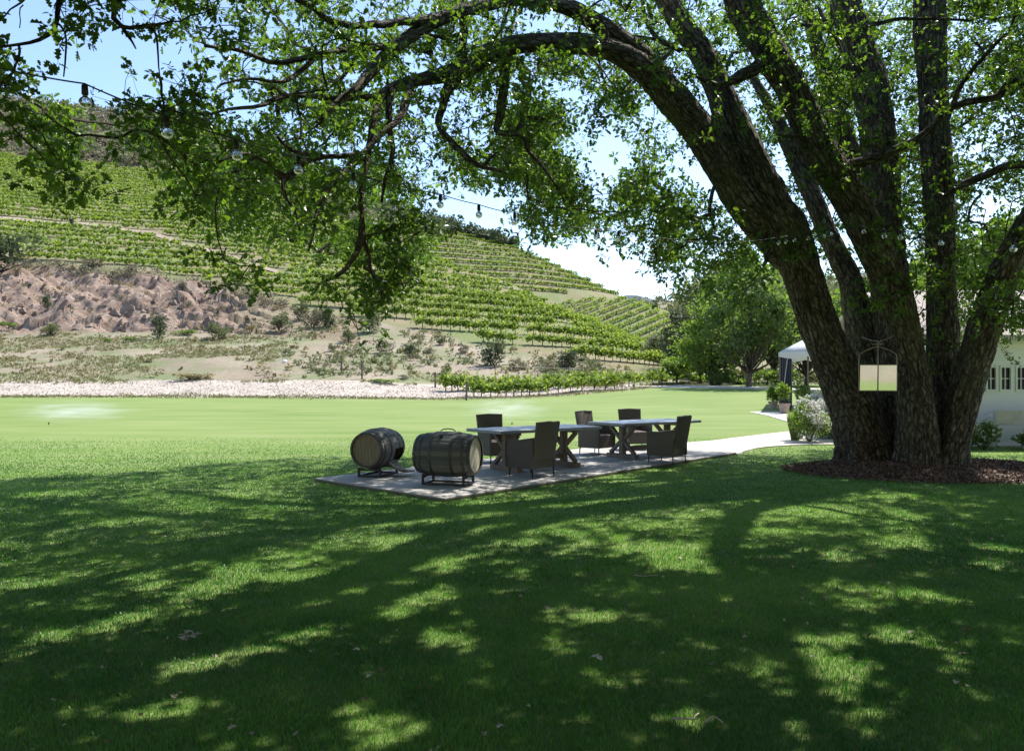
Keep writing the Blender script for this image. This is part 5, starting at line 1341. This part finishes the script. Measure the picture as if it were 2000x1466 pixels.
for x_,y_ in ((.05,.05),(TW/2-1.3,.05),(TW-.05,.05),(.05,TD-.05),(TW-.05,TD-.05),(1.45,.05)):
    mb=MB(); mb.tube([(x_,y_,0),(x_,y_,eh-.01)],.045,10); mb.build('pole',M['pole'],tent,smooth=True)
mb=MB(); K=25; t=np.linspace(0,1,K); xs2=.12+.55*t; ys2=.08+.10*np.sin(t*40); v=[(a_,b_,.05) for a_,b_ in zip(xs2,ys2)]+[(a_,b_,eh-.2) for a_,b_ in zip(xs2,ys2)]
mb.add(v,[[k,k+1,k+1+K,k+K] for k in range(K-1)]); cu=mb.build('curtain',M['curtain'],tent); sm=cu.modifiers.new('t','SOLIDIFY'); sm.thickness=.03
mb=MB(); mb.tube([(.45,.0,eh-.2),(.30,-.05,1.7),(.25,-.05,1.2)],.018,5); mb.build('tie',M['canvas'],tent)
for y_ in (.05,TD-.05):
    mb=MB(); mb.tube([(1.5,y_,.95),(TW-.1,y_,.95)],.02,6); mb.build('rail',M['pole'],tent)

# ------------------------------------------------------------ hanging mirror
mz=14.35; A_=W(1678,763,mz); B_=W(1752,763,mz); wM=B_[0]-A_[0]; hM=(763-712)/F*mz; cxM=(A_[0]+B_[0])/2
mir=empty('hanging_mirror',(cxM,mz,A_[2])); tag(mir,'two pane mirror in a pointed arch frame, hanging by wire between oak stems','mirror')
M['frame']=simple('mirror_frame_metal',(.32,.28,.20),(.46,.41,.31),20,.5,.4,.3)
m,t_,out=new_mat('mirror_glass'); b=bsdf(t_,out,(.80,.80,.78),.05,.5,1.0); M['mirror']=m
ht=(763-672)/F*mz; hs=(763-700)/F*mz
mb=MB(); w2=wM/2
L_=[(-w2,0,0),(-w2,0,hs),(-w2*.86,0,hs+(ht-hs)*.38),(-w2*.45,0,hs+(ht-hs)*.66),(0,0,ht-.04)]
mb.tube(crw(np.array([[*p,.008] for p in L_]),.03)[0],.009,6); mb.tube(crw(np.array([[-p[0],p[1],p[2],.008] for p in L_]),.03)[0],.009,6)
mb.tube([(0,0,-.0),(0,0,ht+.05)],.010,6); mb.tube([(-w2,0,0),(w2,0,0)],.009,6); mb.tube([(-w2,0,hM),(w2,0,hM)],.006,6); mb.tube([(-.08,0,ht),(.08,0,ht)],.010,6)
mb.build('frame',M['frame'],mir,smooth=True)
for s,rz,rx in ((-1,.02,1.62),(1,-.10,1.3)):
    mb=MB(); mb.box((0,0,hM/2),(w2-.03,.006,hM-.02)); p=mb.build('pane',M['mirror'],mir); p.location=(s*w2/2,.0,0); p.rotation_euler=(R(rx),0,rz)
mb=MB(); pts=[W(1682,658,15.2),W(1700,664,14.7),W(1718,667,mz),W(1732,662,14.4),W(1748,654,14.55)]
mb.tube(np.array(pts)-np.array([cxM,mz,A_[2]]),.006,5); mb.tube(np.array([pts[2],W(1715,672,mz)])-np.array([cxM,mz,A_[2]]),.006,5); mb.build('hanging_wire',M['frame'],mir)

# ------------------------------------------------------------ string lights
m,t_,out=new_mat('bulb_glass'); g=N(t_,'ShaderNodeBsdfGlass'); g.inputs['Roughness'].default_value=.0; g.inputs['IOR'].default_value=1.13; g.inputs['Color'].default_value=(.97,.98,1,1)
gl=N(t_,'ShaderNodeBsdfGlossy'); gl.inputs['Roughness'].default_value=.03; ms=N(t_,'ShaderNodeMixShader'); ms.inputs[0].default_value=.14; t_.links.new(g.outputs[0],ms.inputs[1]); t_.links.new(gl.outputs[0],ms.inputs[2]); t_.links.new(ms.outputs[0],out.inputs[0]); M['bulb']=m
M['socket']=simple('black_socket',(.01,.01,.01),(.025,.025,.025),30,.5,.4)
def make_bulb():
    r=empty('string_bulb'); mb=MB(); mb.lathe([(.0,.0),(.012,.0),(.019,-.006),(.021,-.06),(.018,-.066),(0,-.066)],14); mb.build('socket',M['socket'],r,smooth=True)
    mb=MB(); prof=[(.0135,-.062),(.016,-.075)]+[(.040*math.sin(a),-.112-.040*math.cos(a)*-1*-1) for a in np.linspace(.42,PI-.001,14)][0:0]
    prof=[(.0135,-.062),(.015,-.074)]+[(.040*math.sin(a),-.115+.040*math.cos(a)) for a in np.linspace(.45,PI-.02,16)]
    mb.lathe(prof,20); o=mb.build('globe',M['bulb'],r,smooth=True)
    mb=MB(); mb.tube([(0,0,-.066),(.004,0,-.09),(-.006,0,-.105),(.006,.004,-.118),(0,0,-.105)],.0022,5); mb.build('filament',M['frame'],r)
    return r
bulb0=make_bulb(); fb=True
bl=[(165,165,4.2),(325,228,4.5),(460,273,4.8),(583,306,5.6),(690,338,6.3),(860,380,7.1),(935,400,7.4),(1005,416,8.0),(1163,448,9.4),(1208,452,9.8),(1300,466,10.9),(1410,472,11.8),(1522,463,12.9),(1536,461,13.0),(1552,458,13.2),(1578,455,13.4),(1610,450,13.5),(1624,446,13.4),(1687,441,12.6),(1727,447,12.3),(1760,449,12.0),(1797,457,11.7),(1838,459,11.2),(1979,467,9.3)]
ordn='first second third fourth fifth sixth seventh eighth ninth tenth eleventh twelfth thirteenth fourteenth fifteenth sixteenth seventeenth eighteenth nineteenth twentieth twenty-first twenty-second twenty-third last'.split()
bp=[]
for k,(px_,py_,z_) in enumerate(bl):
    o=bulb0 if fb else copy_tree(bulb0); fb=False; p=W(px_,py_,z_); o.location=p; bp.append(p); sc_=.82 if k<5 else (.8 if k<19 else 1.0)
    o.scale=(sc_,)*3; o.rotation_euler=(R(random.uniform(-6,6)),R(random.uniform(-6,6)),0)
    where='over the left lawn' if k<5 else ('against the open sky' if k<10 else ('in front of the oak stems' if k<23 else 'on the rightmost leaning stem'))
    tag(o,f'clear bulb {where}, {ordn[k]} from the left on the string','light bulb','clear bulbs of the string light')
# wire sagging between bulbs
mb=MB(); pts=[W(-60,120,4.0)]+bp+[W(2060,470,8.6)]; wp=[]
for a_,b_ in zip(pts[:-1],pts[1:]):
    for t in np.linspace(0,1,8,endpoint=False): wp.append(a_*(1-t)+b_*t-np.array([0,0,1])*4*t*(1-t)*.018*np.linalg.norm(b_-a_))
wp.append(pts[-1]); wp=np.array(wp)+np.array([0,0,.004]); mb.tube(wp,.0045,5)
tag(mb.build('string_light_wire',M['socket']),'thin black cable of the string lights sagging from the left edge to the oak','cable')

# ------------------------------------------------------------ posts and fence behind the lawn
def fpost(px_,top,bot,label,r=.05,zmin=60):
    x,y,z=hit(px_,bot,zmin); h=(bot-top)/F*y; o=MB(); q=MB(); q.tube([(0,0,-.2),(0,0,h)],r,8); o=q.build('fence_post',M_post); o.location=(x,y,z); tag(o,label,'post','wooden posts along the slope'); return (x,y,z,h)
ps=[fpost(667,695,728,'short wooden post on the bare slope, leftmost of all posts',.09),fpost(707,705,740,'wooden post just right of the leftmost post',.09),fpost(850,727,757,'wooden end post at the left of the short vine rows',.09),fpost(911,746,782,'wooden post standing on the lawn edge below the vine rows',.08),
 fpost(967,712,748,'thin post rising behind the second short vine row',.04),fpost(1045,720,748,'thin post behind the middle of the short vine rows',.03),fpost(1137,718,742,'thin post right of the middle, behind the short vine rows',.03),fpost(1215,742,766,'thin post at the right end of the short vine rows',.03),fpost(1273,722,748,'thin post near the end of the hillside vineyard',.035),fpost(1315,725,752,'last thin post beside the far bend of the lawn',.035)]
for a_,b_ in ((2,4),(4,6),(6,8)):
    for f in (.5,.92):
        p,q=ps[a_],ps[b_]; mb=MB(); t=np.linspace(0,1,12)[:,None]; P0=np.array([p[0],p[1],p[2]+p[3]*f]); P1=np.array([q[0],q[1],q[2]+q[3]*f]); 
        mb.tube(P0*(1-t)+P1*t,.012,4); tag(mb.build('fence_wire',M['metal']),('upper' if f>.7 else 'lower')+' trellis wire on the '+{2:'left',4:'middle',6:'right'}[a_]+' stretch behind the short vine rows','wire','trellis wires')
# white stone on the slope
x,y,z=hit(556,708); mb=MB(); mb.lathe([(0,-.1),(.25,-.05),(.28,.15),(.15,.3),(0,.32)],9); o=mb.build('rock',M['trim']); o.location=(x,y,z); tag(o,'single white stone lying on the weedy slope left of the posts','rock')
# black utility box on the track
x,y,z=hit(139,441,150); mb=MB(); mb.box((0,0,.7),(.8,.6,1.4)); mb.box((0,0,1.45),(.9,.7,.1)); o=mb.build('valve_box',M['socket'],bevel=.03); o.location=(x,y,z); tag(o,'small dark box standing on the hillside dirt track','box')

# ------------------------------------------------------------ sprinklers
def mist(px_,py_,Lx,Lz,dens_,label):
    x,y,_=gz(px_,py_); r=empty('sprinkler',(x,y,0)); mb=MB(); mb.tube([(0,0,0),(0,0,.07)],.02,8); mb.tube([(0,0,.07),(0,0,.09)],.03,8); mb.build('head',M['socket'],r); tag(r,label[0],'sprinkler')
    mb=MB(); pr=[(math.sin(a),-math.cos(a)) for a in np.linspace(0,PI,13)]; mb.lathe(pr,20); o=mb.build('water_spray',None); o.location=(x+label[2],y,Lz/2+.02); o.scale=(Lx/2,Lx/3,Lz/2)
    m,t,out=new_mat('water_mist'); tc=N(t,'ShaderNodeTexCoord'); ln=N(t,'ShaderNodeVectorMath',operation='LENGTH'); t.links.new(tc.outputs['Object'],ln.inputs[0])
    f=math_(t,'SUBTRACT',1.0,ln.outputs['Value']); f=math_(t,'MAXIMUM',f,0); f=math_(t,'POWER',f,1.6); nz=noise(t,2.2,3,.5,mapping(t,tc.outputs['Object'],(1,1,2)))
    f=math_(t,'MULTIPLY',f,math_(t,'MULTIPLY',ramp(t,[(.38,(0,0,0)),(.75,(1,1,1))],nz),dens_*2.2)); v=N(t,'ShaderNodeVolumePrincipled'); v.inputs['Color'].default_value=(1,1,1,1); v.inputs['Anisotropy'].default_value=.5
    t.links.new(f,v.inputs['Density']); t.links.new(v.outputs[0],out.inputs['Volume']); o.data.materials.append(m)
    tag(o,label[1],'water spray',kind='stuff')
mist(95,829,5.2,1.0,.75,('small black sprinkler head on the left lawn','fine white spray drifting over the left lawn',1.0))
mist(1000,829,4.2,1.15,.6,('small black sprinkler head behind the left table','fine white spray drifting behind the left table',-.2))

# ------------------------------------------------------------ lawn blades near the camera
def inpoly(x,y,poly):
    c=np.zeros(len(x),bool); n=len(poly); j=n-1
    for i in range(n):
        xi,yi=poly[i]; xj,yj=poly[j]; m=((yi>y)!=(yj>y))&(x<(xj-xi)*(y-yi)/(yj-yi+1e-12)+xi); c^=m; j=i
    return c
nB=640000
uq=rng.random(nB); z0,z1=3.1,24.0; e=.45
Z=(z0**e+(z1**e-z0**e)*uq)**(1/e); x=rng.uniform(-1,1,nB)*(Z*.69+.5)
path_poly=PATH1_L+PATH1_R[::-1]
keep=~inpoly(x,Z,pc[[0,1,2,3]])&~inpoly(x,Z,path_poly)&~((((x-MC[0])/MRX)**2+((Z-MC[1])/MRY)**2)<.96)&~((x>hx0)&(Z>hz-.6))
keep&=rng.random(nB)<np.clip((z1-Z)/14,0,1)
x,Z=x[keep],Z[keep]; n=len(x); print('blades',n)
h=.026*(.7+.6*rng.random(n))*(1+.35*fb2(x,Z,.45,3,7.7))*1.0; w=.0034*(Z/4)**.75
a=rng.uniform(0,2*PI,n); ln=rng.uniform(.1,.9,n)*h; dx=np.cos(a)*ln; dy=np.sin(a)*ln; b=a+PI/2+rng.normal(0,.5,n); sx=np.cos(b)*w/2; sy=np.sin(b)*w/2
V=np.zeros((n,5,3)); V[:,0]=np.stack([x-sx,Z-sy,0*x-.003],-1); V[:,1]=np.stack([x+sx,Z+sy,0*x-.003],-1)
V[:,2]=np.stack([x+sx*.8+dx*.4,Z+sy*.8+dy*.4,h*.6],-1); V[:,3]=np.stack([x-sx*.8+dx*.4,Z-sy*.8+dy*.4,h*.6],-1); V[:,4]=np.stack([x+dx,Z+dy,h],-1)
rn=np.clip(.5+.9*fb2(x,Z,1.3,3,3.1)+.5*fb2(x,Z,.25,2,9.1)+rng.normal(0,.28,n),0,1)
mb=MB(); o5=np.arange(n)[:,None,None]*5
mb.add(V.reshape(-1,3),(np.array([[0,1,2,3]])[None]+o5).reshape(-1,4),(np.array([[3,2,4]])[None]+o5).reshape(-1,3),rnd=np.repeat(rn,5))
tag(mb.build('grass',M['blade']),'short mown lawn grass under the oak','grass',kind='stuff')
n=1500; zz=3.3+13*rng.random(n)**1.3; xx=rng.uniform(-1,1,n)*(zz*.69+.5); k=~inpoly(xx,zz,pc)&(fb2(xx,zz,1.1,3,6.6)>-.12); xx,zz=xx[k],zz[k]; n=len(xx)
mb=MB(); place(OAK,np.stack([xx,zz,np.full(n,.026)],-1),rdir(n,.1,.3),rng.uniform(.014,.040,n),mb=mb,rnd=rng.random(n)**2)
tag(mb.build('leaf_litter',M['litter']),'tiny dry oak leaves scattered all over the shaded lawn','leaf litter',kind='stuff')
# fallen leaves and twigs on the lawn
def fleaf(px_,py_,s,label,mat='deadleaf',nl=1):
    s*=.5; nl=1 if nl==2 else nl
    x,y,_=gz(px_,py_); mb=MB(); v,fs=OAK; t=v.copy(); t[:,0]*=1.15; t[:,2]=.28*np.abs(t[:,0])+.22*np.sin(t[:,1]*3)
    for k in range(nl):
        q=rotz(t*s*random.uniform(.7,1.1),random.uniform(0,6)); q=q+np.array([random.gauss(0,s*.5*(nl>1)),random.gauss(0,s*.6*(nl>1)),.0]); mb.add(q,*fs,rnd=np.full(len(v),random.random()))
    o=mb.build('fallen_leaf',M[mat]); o.location=(x,y,.034); so=o.modifiers.new('t','SOLIDIFY'); so.thickness=.0015
    return tag(o,label,'leaf','fallen leaves on the lawn')
fleaf(1150,1295,.19,'large pale curled leaf on the shaded lawn below the long bright patch, centre right',nl=2)
fleaf(358,1252,.12,'heap of brown dead leaves left of the long bright patch of lawn',nl=9)
for px_,py_,s,lab in [(688,1280,.09,'pale small leaf right below the long bright patch, centre left'),(715,1335,.10,'pale leaf lying deeper in shade under the centre left patch'),(1450,1255,.12,'small whitish leaves in shade left of the big bright patch'),(1583,1290,.08,'small pale leaf inside the big bright patch on the right'),(1772,1246,.12,'grey curled leaf between the two right hand bright patches'),(1870,1342,.09,'narrow pale leaf in the dark lawn at the lower right'),(1475,1062,.10,'tiny pale leaf above the middle bright patches, right of centre'),(1330,1098,.12,'brown leaf inside the middle bright patches'),(1072,1195,.13,'pinkish leaf at the left tip of the long right hand bright patch'),(1728,1145,.09,'tiny pale leaf left of the right edge patches'),(112,1070,.10,'tiny bluish leaf in the shade at the left'),(948,1450,.08,'small pale leaf at the bottom edge left of centre'),(985,1430,.08,'second small pale leaf at the bottom edge near the centre'),(465,1432,.10,'tan leaf at the bottom left in a faint patch'),(1850,1098,.10,'flat pale leaf left of the right edge bright patches'),(1036,1392,.07,'tiny leaf alone on the dark lawn at the bottom centre')]:
    fleaf(px_,py_,s,lab,nl=2 if s>.11 else 1)
def stick(pts,label,r=.008):
    mb=MB(); P=[]
    for a_,b_,h_ in pts: x,y,_=gz(a_,b_); P.append((x,y,h_))
    P,_=crw(np.array([[*p,.01] for p in P]),.03); P=P+np.stack([fbm(P*20+k,2) for k in range(3)],-1)*.012
    mb.tube(P,np.linspace(r,r*.5,len(P)),6); tag(mb.build('fallen_twig',M['deadtwig'],smooth=True),label,'twig','dry twigs lying on the lawn')
M['deadtwig']=simple('dead_twig',(.30,.26,.20),(.46,.41,.33),20,.9,.1)
stick([(1312,1415,.03),(1330,1418,.04),(1352,1420,.04),(1365,1412,.05)],'pale dry twig in the bottom right patch of light, left one of the pair',.007)
stick([(1378,1422,.03),(1395,1416,.045),(1412,1422,.03)],'pale bent dry twig in the bottom right patch of light, right one of the pair',.007)
stick([(1240,1128,.03),(1262,1132,.04),(1285,1130,.03)],'short brown twig in the shade below the middle bright patches',.006)
